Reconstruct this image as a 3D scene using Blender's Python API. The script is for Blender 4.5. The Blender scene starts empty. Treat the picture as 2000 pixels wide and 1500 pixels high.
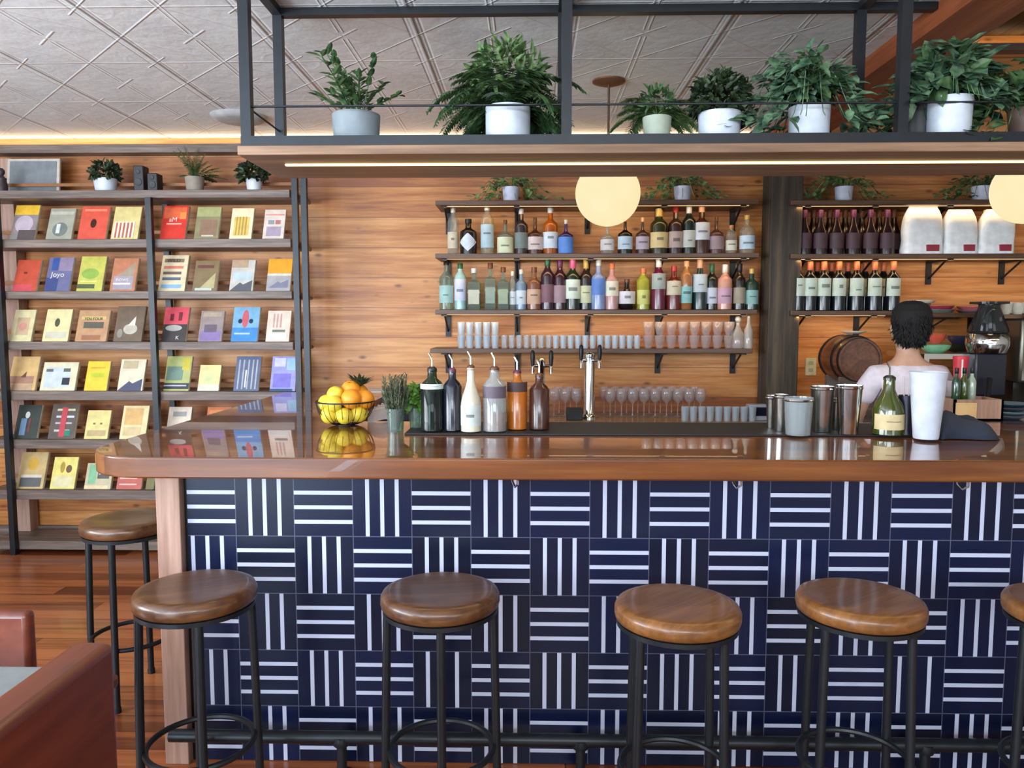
import bpy, math, random
from mathutils import Vector, Matrix, Euler
random.seed(7)
C = bpy.context.scene.collection
PI = math.pi

# ------------------------------------------------------------------ camera
CAM_H = 1.556
PITCH = math.radians(4.76)
YAW = math.radians(1.34)
cam = bpy.data.cameras.new('camera')
cam.lens = 27.0
cam.sensor_width = 36.0
cam.clip_start = 0.05
camo = bpy.data.objects.new('camera', cam)
C.objects.link(camo)
camo.location = (0, 0, CAM_H)
camo.rotation_euler = (PI/2 - PITCH, 0, YAW)
bpy.context.scene.camera = camo
RC = Euler((PI/2 - PITCH, 0, YAW)).to_matrix()

def ray(px, py):
    return RC @ Vector(((px-1000)/1500, -(py-750)/1500, -1))
def at(px, py, Y):
    d = ray(px, py); t = Y/d.y
    return Vector((d.x*t, Y, CAM_H + d.z*t))
def onz(px, py, z):
    d = ray(px, py); t = (z-CAM_H)/d.z
    return Vector((d.x*t, d.y*t, z))
def zat(py, Y, px=1000): return at(px, py, Y).z
def xat(px, Y, py=700): return at(px, py, Y).x

# ------------------------------------------------------------------ world and exposure
sc = bpy.context.scene
sc.view_settings.view_transform = 'Standard'
sc.view_settings.look = 'None'
sc.view_settings.gamma = 1.0
sc.view_settings.exposure = 0.0
sc.cycles.use_denoising = True
sc.cycles.max_bounces = 7
sc.cycles.diffuse_bounces = 3
sc.cycles.glossy_bounces = 4
sc.cycles.transparent_max_bounces = 24
sc.cycles.transmission_bounces = 4
sc.cycles.sample_clamp_indirect = 4.0
w = bpy.data.worlds.new('world'); sc.world = w; w.use_nodes = True
w.node_tree.nodes['Background'].inputs[0].default_value = (0.75, 0.87, 1.0, 1)
w.node_tree.nodes['Background'].inputs[1].default_value = 1.6

def area(name, loc, rot, sx, sy, power, col):
    l = bpy.data.lights.new(name, 'AREA'); l.shape = 'RECTANGLE'; l.size = sx; l.size_y = sy
    l.energy = power; l.color = col
    o = bpy.data.objects.new(name, l); C.objects.link(o); o.location = loc; o.rotation_euler = rot
    return o
DAY = (0.86, 0.93, 1.0)
# daylight entering by the street windows behind the camera and along the left side
area('window_daylight_front_left', (-3.3, -3.40, 1.45), (PI/2+.2, 0, 0), 2.4, 2.5, 300, (.66, .82, 1.0))
area('window_daylight_front_middle', (0.1, -3.40, 2.30), (PI/2+.1, 0, 0), 3.2, 0.7, 120, DAY)
area('window_daylight_front_right', (3.3, -3.40, 1.75), (PI/2+.45, 0, 0), 2.2, 1.6, 60, DAY)
area('window_daylight_side', (-4.46, 0.2, 1.6), (0, -PI/2-.5, 0), 1.5, 4.0, 330, DAY)
WARM = (1.0, 0.66, 0.32)

# ------------------------------------------------------------------ helpers: colours and materials
def lin(c):
    f = lambda v: v/12.92 if v <= 0.04045 else ((v+0.055)/1.055)**2.4
    return tuple(f(v/255) for v in c[:3])+(1.0,)
_m = {}
class NT:
    def __init__(s, m): s.t = m.node_tree; s.n = s.t.nodes; s.l = s.t.links
    def new(s, k, **kw):
        n = s.n.new(k)
        for a, b in kw.items(): setattr(n, a, b)
        return n
    def inp(s, sock, v):
        if hasattr(v, 'is_output'): s.l.new(v, sock)
        else: sock.default_value = v
    def math(s, op, a, b=0.0, c=None):
        n = s.new('ShaderNodeMath', operation=op); s.inp(n.inputs[0], a); s.inp(n.inputs[1], b)
        if c is not None: s.inp(n.inputs[2], c)
        return n.outputs[0]
    def mix(s, f, a, b):
        n = s.new('ShaderNodeMix', data_type='RGBA'); s.inp(n.inputs[0], f); s.inp(n.inputs[6], a); s.inp(n.inputs[7], b)
        return n.outputs[2]
    def obj(s): return s.new('ShaderNodeTexCoord').outputs['Object']
    def mapping(s, v, sc=(1, 1, 1), loc=(0, 0, 0), rot=(0, 0, 0)):
        n = s.new('ShaderNodeMapping'); s.l.new(v, n.inputs[0]); n.inputs['Scale'].default_value = sc
        n.inputs['Location'].default_value = loc; n.inputs['Rotation'].default_value = rot; return n.outputs[0]
    def noise(s, v, scale=5, detail=3, rough=0.5):
        n = s.new('ShaderNodeTexNoise'); s.l.new(v, n.inputs['Vector']); n.inputs['Scale'].default_value = scale
        n.inputs['Detail'].default_value = detail; n.inputs['Roughness'].default_value = rough; return n.outputs['Fac']
    def ramp(s, f, stops):
        n = s.new('ShaderNodeValToRGB'); s.l.new(f, n.inputs[0]); e = n.color_ramp.elements
        while len(e) < len(stops): e.new(0.5)
        for i, (p, c) in enumerate(stops): e[i].position = p; e[i].color = c
        return n.outputs[0]
    def xyz(s, v):
        n = s.new('ShaderNodeSeparateXYZ'); s.l.new(v, n.inputs[0]); return n.outputs
    def comb(s, x, y, z):
        n = s.new('ShaderNodeCombineXYZ'); s.inp(n.inputs[0], x); s.inp(n.inputs[1], y); s.inp(n.inputs[2], z); return n.outputs[0]
    def bump(s, h, strength=0.3, dist=0.01):
        n = s.new('ShaderNodeBump'); s.l.new(h, n.inputs['Height']); n.inputs['Strength'].default_value = strength
        n.inputs['Distance'].default_value = dist; return n.outputs[0]
def newmat(name):
    m = bpy.data.materials.new(name); m.use_nodes = True
    return m, NT(m), m.node_tree.nodes['Principled BSDF']
def mat(col, rough=0.5, metal=0.0, emit=0.0, trans=0.0, coat=0.0, name=None, var=0.10):
    """plain surface with slight procedural variation; col is sRGB 0-255"""
    key = (tuple(col), rough, metal, emit, trans, coat)
    if key in _m: return _m[key]
    m, N, b = newmat(name or 'surface')
    c = lin(col)
    if emit == 0 and metal < .5:
        f = N.noise(N.obj(), 18, 3)
        d = tuple(min(1, v*(1-var)) for v in c[:3])+(1,); e = tuple(min(1, v*(1+var)) for v in c[:3])+(1,)
        N.l.new(N.ramp(f, [(0.35, d), (0.65, e)]), b.inputs['Base Color'])
    else:
        b.inputs['Base Color'].default_value = c
        f = N.noise(N.obj(), 30, 2)
        if emit == 0: N.l.new(N.math('MULTIPLY_ADD', f, 0.08, max(0.02, rough-0.04)), b.inputs['Roughness'])
    if not b.inputs['Roughness'].is_linked: b.inputs['Roughness'].default_value = rough
    b.inputs['Metallic'].default_value = metal
    if coat: b.inputs['Coat Weight'].default_value = coat; b.inputs['Coat Roughness'].default_value = 0.04
    if emit: b.inputs['Emission Color'].default_value = c; b.inputs['Emission Strength'].default_value = emit
    _m[key] = m
    return m
def glass(tint=(235, 240, 240), op=0.10, gl=0.05):
    """thin clear glass: tinted see-through shell with a glossy skin"""
    key = ('g', tuple(tint), op, gl)
    if key in _m: return _m[key]
    m, N, b = newmat('clear_glass')
    N.n.remove(b)
    out = [n for n in N.n if n.type == 'OUTPUT_MATERIAL'][0]
    t = N.new('ShaderNodeBsdfTransparent'); t.inputs[0].default_value = lin(tint)
    g = N.new('ShaderNodeBsdfGlossy'); g.inputs['Roughness'].default_value = 0.06; g.inputs[0].default_value = (1, 1, 1, 1)
    d = N.new('ShaderNodeBsdfDiffuse'); d.inputs[0].default_value = lin((225, 232, 235))
    lw = N.new('ShaderNodeLayerWeight'); lw.inputs['Blend'].default_value = 0.35
    f = N.math('MULTIPLY_ADD', lw.outputs['Facing'], 0.16, gl*.25)
    m1 = N.new('ShaderNodeMixShader'); m1.inputs[0].default_value = op; N.l.new(t.outputs[0], m1.inputs[1]); N.l.new(d.outputs[0], m1.inputs[2])
    m2 = N.new('ShaderNodeMixShader'); N.l.new(f, m2.inputs[0]); N.l.new(m1.outputs[0], m2.inputs[1]); N.l.new(g.outputs[0], m2.inputs[2])
    N.l.new(m2.outputs[0], out.inputs['Surface'])
    _m[key] = m
    return m
def wood(name, c1, c2, c3=None, axis='X', scale=1.0, rough=0.45, coat=0.0, planks=None, groove=0.012, pdir='Z', knots=0.0, gcol=None, bump=0.25, spec=0.5, endjoint=0, coat_rough=0.03, contrast=1.0):
    """procedural grained wood; planks = board width along pdir"""
    m, N, b = newmat(name)
    v = N.obj(); x, y, z = N.xyz(v)
    ax = {'X': x, 'Y': y, 'Z': z}
    off = 0.0; gm = None; pr = None
    if planks:
        p = N.math('DIVIDE', ax[pdir], planks)
        pi = N.math('FLOOR', p); pf = N.math('FRACT', p)
        wn = N.new('ShaderNodeTexWhiteNoise', noise_dimensions='1D'); N.l.new(pi, wn.inputs['W']); pr = wn.outputs['Value']
        off = N.math('MULTIPLY', pr, 7.3)
        e = N.math('MINIMUM', pf, N.math('SUBTRACT', 1.0, pf))
        gm = N.math('LESS_THAN', e, groove/planks)
        if endjoint:
            q = N.math('DIVIDE', N.math('ADD', ax[axis], N.math('MULTIPLY', pr, 5.0)), endjoint)
            wn2 = N.new('ShaderNodeTexWhiteNoise', noise_dimensions='2D')
            N.l.new(N.comb(pi, N.math('FLOOR', q), 0.0), wn2.inputs['Vector']); pr = wn2.outputs['Value']
            qf = N.math('FRACT', q)
            gm = N.math('MAXIMUM', gm, N.math('LESS_THAN', qf, 0.003))
    a = {'X': (0.9, 16, 16), 'Y': (16, 0.9, 16), 'Z': (16, 16, 0.9)}[axis]
    a = tuple(k*scale for k in a)
    sc_ = N.comb(N.math('MULTIPLY_ADD', x, a[0], off), N.math('MULTIPLY_ADD', y, a[1], off), N.math('MULTIPLY_ADD', z, a[2], off))
    f1 = N.noise(sc_, 1.0, 6, 0.62)
    f2 = N.noise(sc_, 3.2, 5, 0.6)
    f = N.math('MULTIPLY_ADD', f2, 0.45, N.math('MULTIPLY', f1, 0.6))
    if pr is not None: f = N.math('ADD', f, N.math('MULTIPLY', N.math('SUBTRACT', pr, 0.5), 0.22*contrast))
    c3 = c3 or tuple((i+j)/2 for i, j in zip(c1, c2))
    col = N.ramp(f, [(0.38, lin(c1)), (0.53, lin(c3)), (0.68, lin(c2))])
    if knots:
        kx = tuple({'X': (2.2, 5, 5), 'Y': (5, 2.2, 5), 'Z': (5, 5, 2.2)}[axis])
        kv = N.comb(N.math('MULTIPLY_ADD', x, kx[0], off), N.math('MULTIPLY_ADD', y, 0.0, 0.0) if axis != 'Y' else N.math('MULTIPLY', y, kx[1]), N.math('MULTIPLY_ADD', z, kx[2], off))
        vo = N.new('ShaderNodeTexVoronoi'); N.l.new(kv, vo.inputs['Vector']); vo.inputs['Scale'].default_value = 2.1
        km = N.ramp(vo.outputs['Distance'], [(0.05, (1, 1, 1, 1)), (0.17, (0, 0, 0, 1))])
        col = N.mix(N.math('MULTIPLY', km, knots), col, lin(tuple(k*0.42 for k in c1)))
    h = f
    if gm is not None:
        col = N.mix(N.math('MULTIPLY', gm, 0.75), col, lin(gcol or tuple(k*0.35 for k in c1)))
        h = N.math('SUBTRACT', N.math('MULTIPLY', f, 0.3), gm)
    N.l.new(col, b.inputs['Base Color'])
    b.inputs['Roughness'].default_value = rough
    b.inputs['Specular IOR Level'].default_value = spec
    if coat: b.inputs['Coat Weight'].default_value = coat; b.inputs['Coat Roughness'].default_value = coat_rough
    if bump:
        N.l.new(N.bump(h, bump, 0.004), b.inputs['Normal'])
    return m

# ------------------------------------------------------------------ helpers: meshes and objects
class MB:
    def __init__(s): s.v = []; s.f = []; s.mi = []
    def add(s, vs, fs, mi=0):
        k = len(s.v); s.v += [tuple(v) for v in vs]
        for f in fs: s.f.append(tuple(i+k for i in f)); s.mi.append(mi)
    def box(s, a, b, mi=0, M=None):
        x0, y0, z0 = a; x1, y1, z1 = b
        vs = [Vector(p) for p in ((x0, y0, z0), (x1, y0, z0), (x1, y1, z0), (x0, y1, z0), (x0, y0, z1), (x1, y0, z1), (x1, y1, z1), (x0, y1, z1))]
        if M: vs = [M @ p for p in vs]
        s.add(vs, [(0, 3, 2, 1), (4, 5, 6, 7), (0, 1, 5, 4), (1, 2, 6, 5), (2, 3, 7, 6), (3, 0, 4, 7)], mi); return s
    def tube(s, pts, r, n=8, mi=0, closed=False, cap=True):
        pts = [Vector(p) for p in pts]; L = len(pts)
        rs = r if isinstance(r, (list, tuple)) else [r]*L
        up = None; rings = []
        for i, p in enumerate(pts):
            if closed: t = pts[(i+1) % L]-pts[i-1]
            else: t = (pts[min(i+1, L-1)]-pts[max(i-1, 0)])
            t = t.normalized()
            if up is None:
                up = t.orthogonal().normalized()
                if abs(t.z) < 0.9: up = (Vector((0, 0, 1))-t*t.z).normalized()
            up = (up-t*up.dot(t)).normalized(); sd = t.cross(up)
            rings.append([p+(up*math.cos(a)+sd*math.sin(a))*rs[i] for a in [2*PI*j/n for j in range(n)]])
        vs = [v for rg in rings for v in rg]; fs = []
        for i in range(L if closed else L-1):
            i2 = (i+1) % L
            for j in range(n):
                fs.append((i*n+j, i*n+(j+1) % n, i2*n+(j+1) % n, i2*n+j))
        if cap and not closed:
            fs.append(tuple(range(n-1, -1, -1))); fs.append(tuple((L-1)*n+j for j in range(n)))
        s.add(vs, fs, mi); return s
    def lathe(s, prof, n=20, c=(0, 0, 0), mi=0, sx=1.0, sy=1.0, rot=0.0):
        c = Vector(c); vs = []; fs = []; idx = []
        for (r, z) in prof:
            if r <= 1e-6: idx.append([len(vs)]); vs.append(c+Vector((0, 0, z)))
            else:
                idx.append(list(range(len(vs), len(vs)+n)))
                vs += [c+Vector((r*sx*math.cos(2*PI*j/n+rot), r*sy*math.sin(2*PI*j/n+rot), z)) for j in range(n)]
        for a, b in zip(idx, idx[1:]):
            for j in range(n):
                q = [a[j % len(a)], a[(j+1) % len(a)], b[(j+1) % len(b)], b[j % len(b)]]
                q = list(dict.fromkeys(q))
                if len(q) >= 3: fs.append(tuple(q))
        s.add(vs, fs, mi); return s
    def arc_label(s, r, z0, z1, a0, a1, c=(0, 0, 0), n=10, mi=0, sx=1, sy=1):
        vs = []
        for i in range(n+1):
            a = a0+(a1-a0)*i/n
            for z in (z0, z1): vs.append((c[0]+r*sx*math.sin(a), c[1]-r*sy*math.cos(a), c[2]+z))
        s.add(vs, [(2*i, 2*i+2, 2*i+3, 2*i+1) for i in range(n)], mi); return s
    def ball(s, c, r, n=14, m=9, mi=0, sc=(1, 1, 1)):
        prof = [(r*math.sin(PI*i/m), -r*math.cos(PI*i/m)*sc[2]) for i in range(m+1)]
        prof[0] = (0, prof[0][1]); prof[-1] = (0, prof[-1][1])
        return s.lathe(prof, n, c, mi, sc[0], sc[1])
    def leaf(s, p, d, nrm, L, W, bend=0.0, mi=0):
        """pointed leaf folded along its rib"""
        p = Vector(p); d = Vector(d).normalized(); nrm = Vector(nrm)
        nrm = (nrm-d*nrm.dot(d)); nrm = nrm.normalized() if nrm.length > 1e-5 else d.orthogonal().normalized()
        sd = d.cross(nrm)
        q = lambda t, w_, h: p+d*(L*t)+sd*(W*w_)+nrm*(h-bend*L*t*t)
        vs = [q(0, 0, 0), q(.35, .5, W*.12), q(.35, 0, 0), q(.35, -.5, W*.12), q(.75, .36, W*.1), q(.75, 0, 0), q(.75, -.36, W*.1), q(1, 0, 0)]
        s.add(vs, [(0, 2, 1), (0, 3, 2), (1, 2, 5, 4), (2, 3, 6, 5), (4, 5, 7), (5, 6, 7)], mi); return s
    def build(s, name, mats, parent=None, loc=None, rz=0.0, smooth=40, bevel=0.0, bseg=2, rot=None):
        me = bpy.data.meshes.new(name); me.from_pydata(s.v, [], s.f); me.update()
        if not isinstance(mats, (list, tuple)): mats = [mats]
        for m in mats: me.materials.append(m)
        me.polygons.foreach_set('material_index', [min(i, len(mats)-1) for i in s.mi])
        if smooth:
            me.polygons.foreach_set('use_smooth', [True]*len(me.polygons))
            me.set_sharp_from_angle(angle=math.radians(smooth))
        o = bpy.data.objects.new(name, me); C.objects.link(o)
        if parent: o.parent = parent
        if loc is not None: o.location = loc
        o.rotation_euler = rot if rot else (0, 0, rz)
        if bevel:
            b = o.modifiers.new('edge', 'BEVEL'); b.width = bevel; b.segments = bseg; b.limit_method = 'ANGLE'; b.angle_limit = math.radians(50)
        return o
def thing(name, label, cat, loc=(0, 0, 0), group=None, rz=0.0):
    o = bpy.data.objects.new(name, None); C.objects.link(o); o.empty_display_size = 0.05
    o.location = loc; o.rotation_euler = (0, 0, rz); o['label'] = label; o['category'] = cat
    if group: o['group'] = group
    return o
def tag(o, label, cat, group=None, kind=None):
    o['label'] = label; o['category'] = cat
    if group: o['group'] = group
    if kind: o['kind'] = kind
    return o
def struct(o): o['kind'] = 'structure'; return o
ORD = ['first', 'second', 'third', 'fourth', 'fifth', 'sixth', 'seventh', 'eighth', 'ninth', 'tenth', 'eleventh', 'twelfth', 'thirteenth', 'fourteenth',
       'fifteenth', 'sixteenth', 'seventeenth', 'eighteenth', 'nineteenth', 'twentieth', 'twenty-first', 'twenty-second', 'twenty-third', 'twenty-fourth', 'twenty-fifth', 'twenty-sixth']

# ------------------------------------------------------------------ shared materials
WALLW = wood('pine_boards', (148, 82, 36), (218, 156, 94), (190, 122, 60), axis='X', scale=1.0, rough=0.5, planks=0.205, pdir='Z', knots=0.75, groove=0.0032, bump=0.3, gcol=(130, 74, 40), coat=0.12, coat_rough=0.25)
FLOORW = wood('floor_boards', (104, 50, 26), (186, 108, 62), (148, 80, 44), axis='X', scale=0.8, rough=0.3, planks=0.12, pdir='Y', groove=0.002, coat=0.35, coat_rough=0.12, endjoint=1.7, bump=0.15, contrast=1.6)
BARTOP = wood('lacquered_redwood', (86, 42, 14), (140, 84, 36), (110, 60, 22), axis='X', scale=0.7, rough=0.28, coat=1.0, coat_rough=0.012, planks=0.16, pdir='Y', groove=0.0008, bump=0.0)
DARKW = wood('weathered_dark_wood', (80, 68, 62), (148, 130, 118), (112, 96, 86), axis='X', scale=1.3, rough=0.5, bump=0.3)
SHELFW = wood('walnut_shelf', (62, 42, 30), (120, 86, 60), (88, 60, 42), axis='X', scale=1.4, rough=0.4, bump=0.2)
POSTW = wood('old_timber', (44, 38, 32), (96, 82, 66), (66, 56, 46), axis='Z', scale=0.8, rough=0.75, bump=0.5)
BEAMW = wood('beam_timber', (118, 60, 30), (172, 100, 56), (146, 78, 42), axis='Y', scale=0.7, rough=0.6, bump=0.3)
PALEW = wood('raw_fir', (140, 104, 88), (190, 154, 136), (166, 130, 112), axis='Z', scale=1.1, rough=0.6, bump=0.25, knots=0.0)
SHELFPLANK = wood('grey_plank', (112, 84, 62), (172, 138, 108), (142, 110, 84), axis='X', scale=0.9, rough=0.5, bump=0.25)
SEATW = wood('seat_wood', (66, 38, 20), (122, 80, 44), (92, 58, 32), axis='X', scale=1.2, rough=0.34, coat=0.35, coat_rough=0.15, bump=0.15)
BOOTHW = wood('booth_redwood', (92, 36, 18), (132, 60, 34), (110, 46, 24), axis='Y', scale=0.5, rough=0.4, bump=0.1, knots=0.35, coat=.5, coat_rough=.2)
BLACK = mat((26, 28, 31), 0.42, 0.3)
STEELBLK = mat((34, 38, 42), 0.38, 0.35)
CHROME = mat((215, 218, 220), 0.12, 1.0)
STEEL = mat((206, 204, 198), 0.24, 1.0)
WHITEC = mat((205, 214, 224), 0.45)
RUBBER = mat((24, 25, 28), 0.55)

# ------------------------------------------------------------------ setting: room shell
YB = 5.3           # back wall
ZC = 2.79          # tin ceiling
XL, XR, YF = -4.6, 4.6, -3.6
ZR = 3.42          # raised wood ceiling right of the beam
BX0, BX1, BZ = 1.585, 1.83, 2.70
struct(MB().box((XL-.1, YF-.1, -.1), (XR+.1, YB+.1, 0)).build('floor', FLOORW))
struct(MB().box((XL-.1, YB, 0), (XR+.1, YB+.1, 3.6)).build('wall_back', WALLW))
plaster = mat((196, 188, 176), 0.8)
# left wall with a wide window opening, street wall with three openings
m = MB(); m.box((XL-.12, YF, 0), (XL, YB, .8)); m.box((XL-.12, YF, 2.5), (XL, YB, 3.6)); m.box((XL-.12, YF, .8), (XL, -1.9, 2.5)); m.box((XL-.12, 2.3, .8), (XL, YB, 2.5))
struct(m.build('wall_left', plaster))
m = MB(); m.box((-2.1, YF-.12, 0), (XR, YF, .85)); m.box((XL, YF-.12, 0), (-4.5, YF, .85)); m.box((XL, YF-.12, 2.75), (XR, YF, 3.6))
for a, b in ((XL, -4.5), (-2.1, -1.5), (1.7, 2.2), (4.4, XR)): m.box((a, YF-.12, .85), (b, YF, 2.75))
m.box((-1.5, YF-.12, .85), (1.7, YF, 1.95))
struct(m.build('wall_front', plaster))
struct(MB().box((XR, YF, 0), (XR+.12, YB, 3.6)).build('wall_right', plaster))
for i, (a, b, z0, z1) in enumerate(((-4.5, -2.1, .0, 2.75), (-1.5, 1.7, 1.95, 2.75), (2.2, 4.4, .85, 2.75))):
    m = MB(); t = .05
    m.box((a, YF-.09, z0), (b, YF-.03, z0+t)); m.box((a, YF-.09, z1-t), (b, YF-.03, z1)); m.box((a, YF-.09, z0), (a+t, YF-.03, z1)); m.box((b-t, YF-.09, z0), (b, YF-.03, z1))
    m.box(((a+b)/2-t/2, YF-.09, z0), ((a+b)/2+t/2, YF-.03, z1))
    struct(m.build('window_%d' % (i+1), BLACK))
m = MB(); m.box((XL-.09, -1.9, .8), (XL-.03, 2.3, .85)); m.box((XL-.09, -1.9, 2.45), (XL-.03, 2.3, 2.5))
for yy in (-1.9, -.53, .87, 2.25): m.box((XL-.09, yy, .8), (XL-.03, yy+.05, 2.5))
struct(m.build('window_4', BLACK))

def tin_ceiling():
    m, N, b = newmat('pressed_tin')
    x, y, z = N.xyz(N.obj())
    u = N.math('FRACT', N.math('DIVIDE', N.math('SUBTRACT', x, 0.165-0.655*8), 0.655)); v = N.math('FRACT', N.math('DIVIDE', N.math('ADD', y, 8.02), 0.655))
    cu = N.math('ABSOLUTE', N.math('SUBTRACT', u, .5)); cv = N.math('ABSOLUTE', N.math('SUBTRACT', v, .5))
    eu = N.math('SUBTRACT', .5, cu); ev = N.math('SUBTRACT', .5, cv)
    def ridge(d, w_):
        n = N.new('ShaderNodeMapRange'); N.l.new(d, n.inputs[0]); n.inputs[1].default_value = 0; n.inputs[2].default_value = w_; n.inputs[3].default_value = 1; n.inputs[4].default_value = 0
        n.interpolation_type = 'SMOOTHSTEP'; return n.outputs[0]
    seam = N.math('MAXIMUM', ridge(eu, .022), N.math('MULTIPLY', ridge(ev, .016), .35))
    dbl = ridge(N.math('ABSOLUTE', N.math('SUBTRACT', eu, .045)), .014)
    mid = N.math('MULTIPLY', ridge(N.math('ABSOLUTE', N.math('SUBTRACT', cu, .016)), .010), N.math('GREATER_THAN', cv, .06))
    dia = ridge(N.math('ABSOLUTE', N.math('SUBTRACT', N.math('ADD', cu, cv), .5)), .018)
    dg = ridge(N.math('ABSOLUTE', N.math('SUBTRACT', cu, cv)), .02)
    r = N.math('SQRT', N.math('ADD', N.math('MULTIPLY', cu, cu), N.math('MULTIPLY', cv, cv)))
    star = N.math('MULTIPLY', N.math('ADD', dg, mid), N.math('LESS_THAN', r, .17))
    cr = N.math('SQRT', N.math('ADD', N.math('MULTIPLY', eu, eu), N.math('MULTIPLY', ev, ev)))
    ring = N.math('MULTIPLY', ridge(N.math('ABSOLUTE', N.math('SUBTRACT', cr, .2)), .02), .15)
    star2 = N.math('MULTIPLY', ridge(N.math('ABSOLUTE', N.math('SUBTRACT', eu, ev)), .016), N.math('LESS_THAN', cr, .16))
    h = N.math('ADD', N.math('MULTIPLY', seam, 1.3), N.math('MULTIPLY', N.math('ADD', N.math('ADD', dia, star), N.math('ADD', ring, N.math('ADD', star2, mid))), .55))
    h = N.math('ADD', h, N.math('MULTIPLY', dbl, -.5))
    h = N.math('ADD', h, N.math('MULTIPLY', N.noise(N.mapping(N.obj(), (1, 1, 1)), 14, 5), .9))
    N.l.new(N.bump(h, .45, .012), b.inputs['Normal'])
    n = N.noise(N.obj(), 2.5, 4)
    col = N.ramp(n, [(.3, lin((212, 219, 222))), (.7, lin((230, 236, 238)))])
    sm = ridge(N.math('ABSOLUTE', N.math('SUBTRACT', eu, .004)), .012)
    col = N.mix(N.math('MULTIPLY', sm, .6), col, lin((120, 114, 108)))
    N.l.new(col, b.inputs['Base Color']); b.inputs['Roughness'].default_value = .38; b.inputs['Metallic'].default_value = .0
    return m
TIN = tin_ceiling()
struct(MB().box((XL-.1, YF-.1, ZC), (BX0, YB+.1, ZC+.1)).build('ceiling', TIN))
DARKPLANK = wood('dark_ceiling_boards', (64, 46, 26), (112, 84, 48), axis='Y', planks=.14, pdir='X', rough=.6, groove=.004)
struct(MB().box((BX1, YF-.1, ZR), (XR+.1, YB+.1, ZR+.1)).build('ceiling', DARKPLANK))
struct(MB().box((BX0, YF, BZ), (BX1, YB, ZR+.1)).build('trim_1', BEAMW))                # beam under the edge of the tin ceiling
struct(MB().box((1.54, 5.02, .0), (1.74, 5.22, BZ)).build('trim_2', POSTW, bevel=.006))  # old timber post
m = MB(); zt = zat(278, 5.19); m.box((XL, 5.18, zt-.055), (1.54, YB, zt)); 
struct(m.build('trim_3', DARKW))
m = MB(); m.box((BX1, 5.2, 3.3), (XR, YB, 3.34)); struct(m.build('trim_4', DARKW))
struct(MB().box((XL, 5.27, 0), (1.54, YB, .1)).build('baseboard_back', DARKW))

# warm light tape lying on the wall moulding
t = thing('cove_light_tape', 'warm light tape lying on the moulding along the top of the board wall', 'light', (0, 5.24, zt))
MB().box((-4.5, -.008, .0), (1.5, .008, .008)).build('light_tape', mat((255, 214, 150), .5, emit=1.1), t)
area('cove_light', (-1.5, 5.24, zt+.015), (PI, 0, 0), 6.0, .03, 5, (1.0, .80, .52))
area('cove_light_high', (3.2, 5.25, 3.35), (PI*.9, 0, 0), 2.6, .03, 1.2, (1.0, .80, .52))

# ------------------------------------------------------------------ bar
TOPZ, BOTZ = 1.126, 1.058
YF_TOP, Y_TILE, YB_TOP = 2.36, 2.58, 3.24
XE, XI, YW = -1.47, -0.84, 4.55
bar = thing('bar_counter', 'long bar with glossy redwood counter over navy and white striped tiles', 'bar', (0, 0, 0))
pts = [(4.3, YF_TOP)]
rc = .24
for i in range(13):
    a = -PI/2-PI/2*i/12
    pts.append((XE+rc+rc*math.cos(a), YF_TOP+rc+rc*math.sin(a)))
pts += [(XE, YW), (XI, YW), (XI, YB_TOP), (4.3, YB_TOP)]
n = len(pts)
m = MB(); m.add([(x, y, BOTZ) for x, y in pts]+[(x, y, TOPZ) for x, y in pts], [tuple(range(n)), tuple(range(2*n-1, n-1, -1))]+[(i, i+n, (i+1) % n+n, (i+1) % n) for i in range(n)])
m.build('countertop', BARTOP, bar, bevel=.006, bseg=3, smooth=30)

def tile_mat():
    m, N, b = newmat('striped_cement_tile')
    x, y, z = N.xyz(N.obj())
    T = .2032; x0 = xat(460, Y_TILE, 1000)
    p = N.math('DIVIDE', N.math('SUBTRACT', x, x0-T*40), T); q = N.math('DIVIDE', N.math('ADD', z, 0.0), T)
    pi, qi = N.math('FLOOR', p), N.math('FLOOR', q); pf, qf = N.math('FRACT', p), N.math('FRACT', q)
    par = N.math('MODULO', N.math('ADD', pi, qi), 2.0)       # 0 / 1
    par = N.math('GREATER_THAN', par, .5)
    c = N.math('ADD', N.math('MULTIPLY', par, qf), N.math('MULTIPLY', N.math('SUBTRACT', 1.0, par), pf))
    c4 = N.math('FRACT', N.math('ADD', N.math('MULTIPLY', c, 4.0), .5))
    ln = N.math('LESS_THAN', N.math('ABSOLUTE', N.math('SUBTRACT', c4, .5)), .135)
    inr = N.math('MULTIPLY', N.math('GREATER_THAN', c, .12), N.math('LESS_THAN', c, .88))
    ln = N.math('MULTIPLY', ln, inr)
    rib = N.math('LESS_THAN', N.math('ABSOLUTE', N.math('SUBTRACT', N.math('FRACT', N.math('MULTIPLY', c, 16.0)), .5)), .14)
    e = N.math('MINIMUM', N.math('MINIMUM', pf, N.math('SUBTRACT', 1.0, pf)), N.math('MINIMUM', qf, N.math('SUBTRACT', 1.0, qf)))
    gr = N.math('LESS_THAN', e, .0075)
    wn = N.new('ShaderNodeTexWhiteNoise', noise_dimensions='2D'); N.l.new(N.comb(pi, qi, 0.0), wn.inputs['Vector'])
    base = N.mix(wn.outputs['Value'], lin((4, 13, 38)), lin((6, 20, 58)))
    base = N.mix(N.math('MULTIPLY', rib, .35), base, lin((8, 11, 26)))
    col = N.mix(ln, base, lin((196, 202, 222)))
    col = N.mix(N.math('MULTIPLY', gr, .6), col, lin((104, 108, 130)))
    N.l.new(col, b.inputs['Base Color']); b.inputs['Roughness'].default_value = .34; b.inputs['Specular IOR Level'].default_value = .32
    h = N.math('SUBTRACT', N.math('MULTIPLY', ln, .3), gr)
    N.l.new(N.bump(h, .25, .002), b.inputs['Normal'])
    return m
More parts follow.
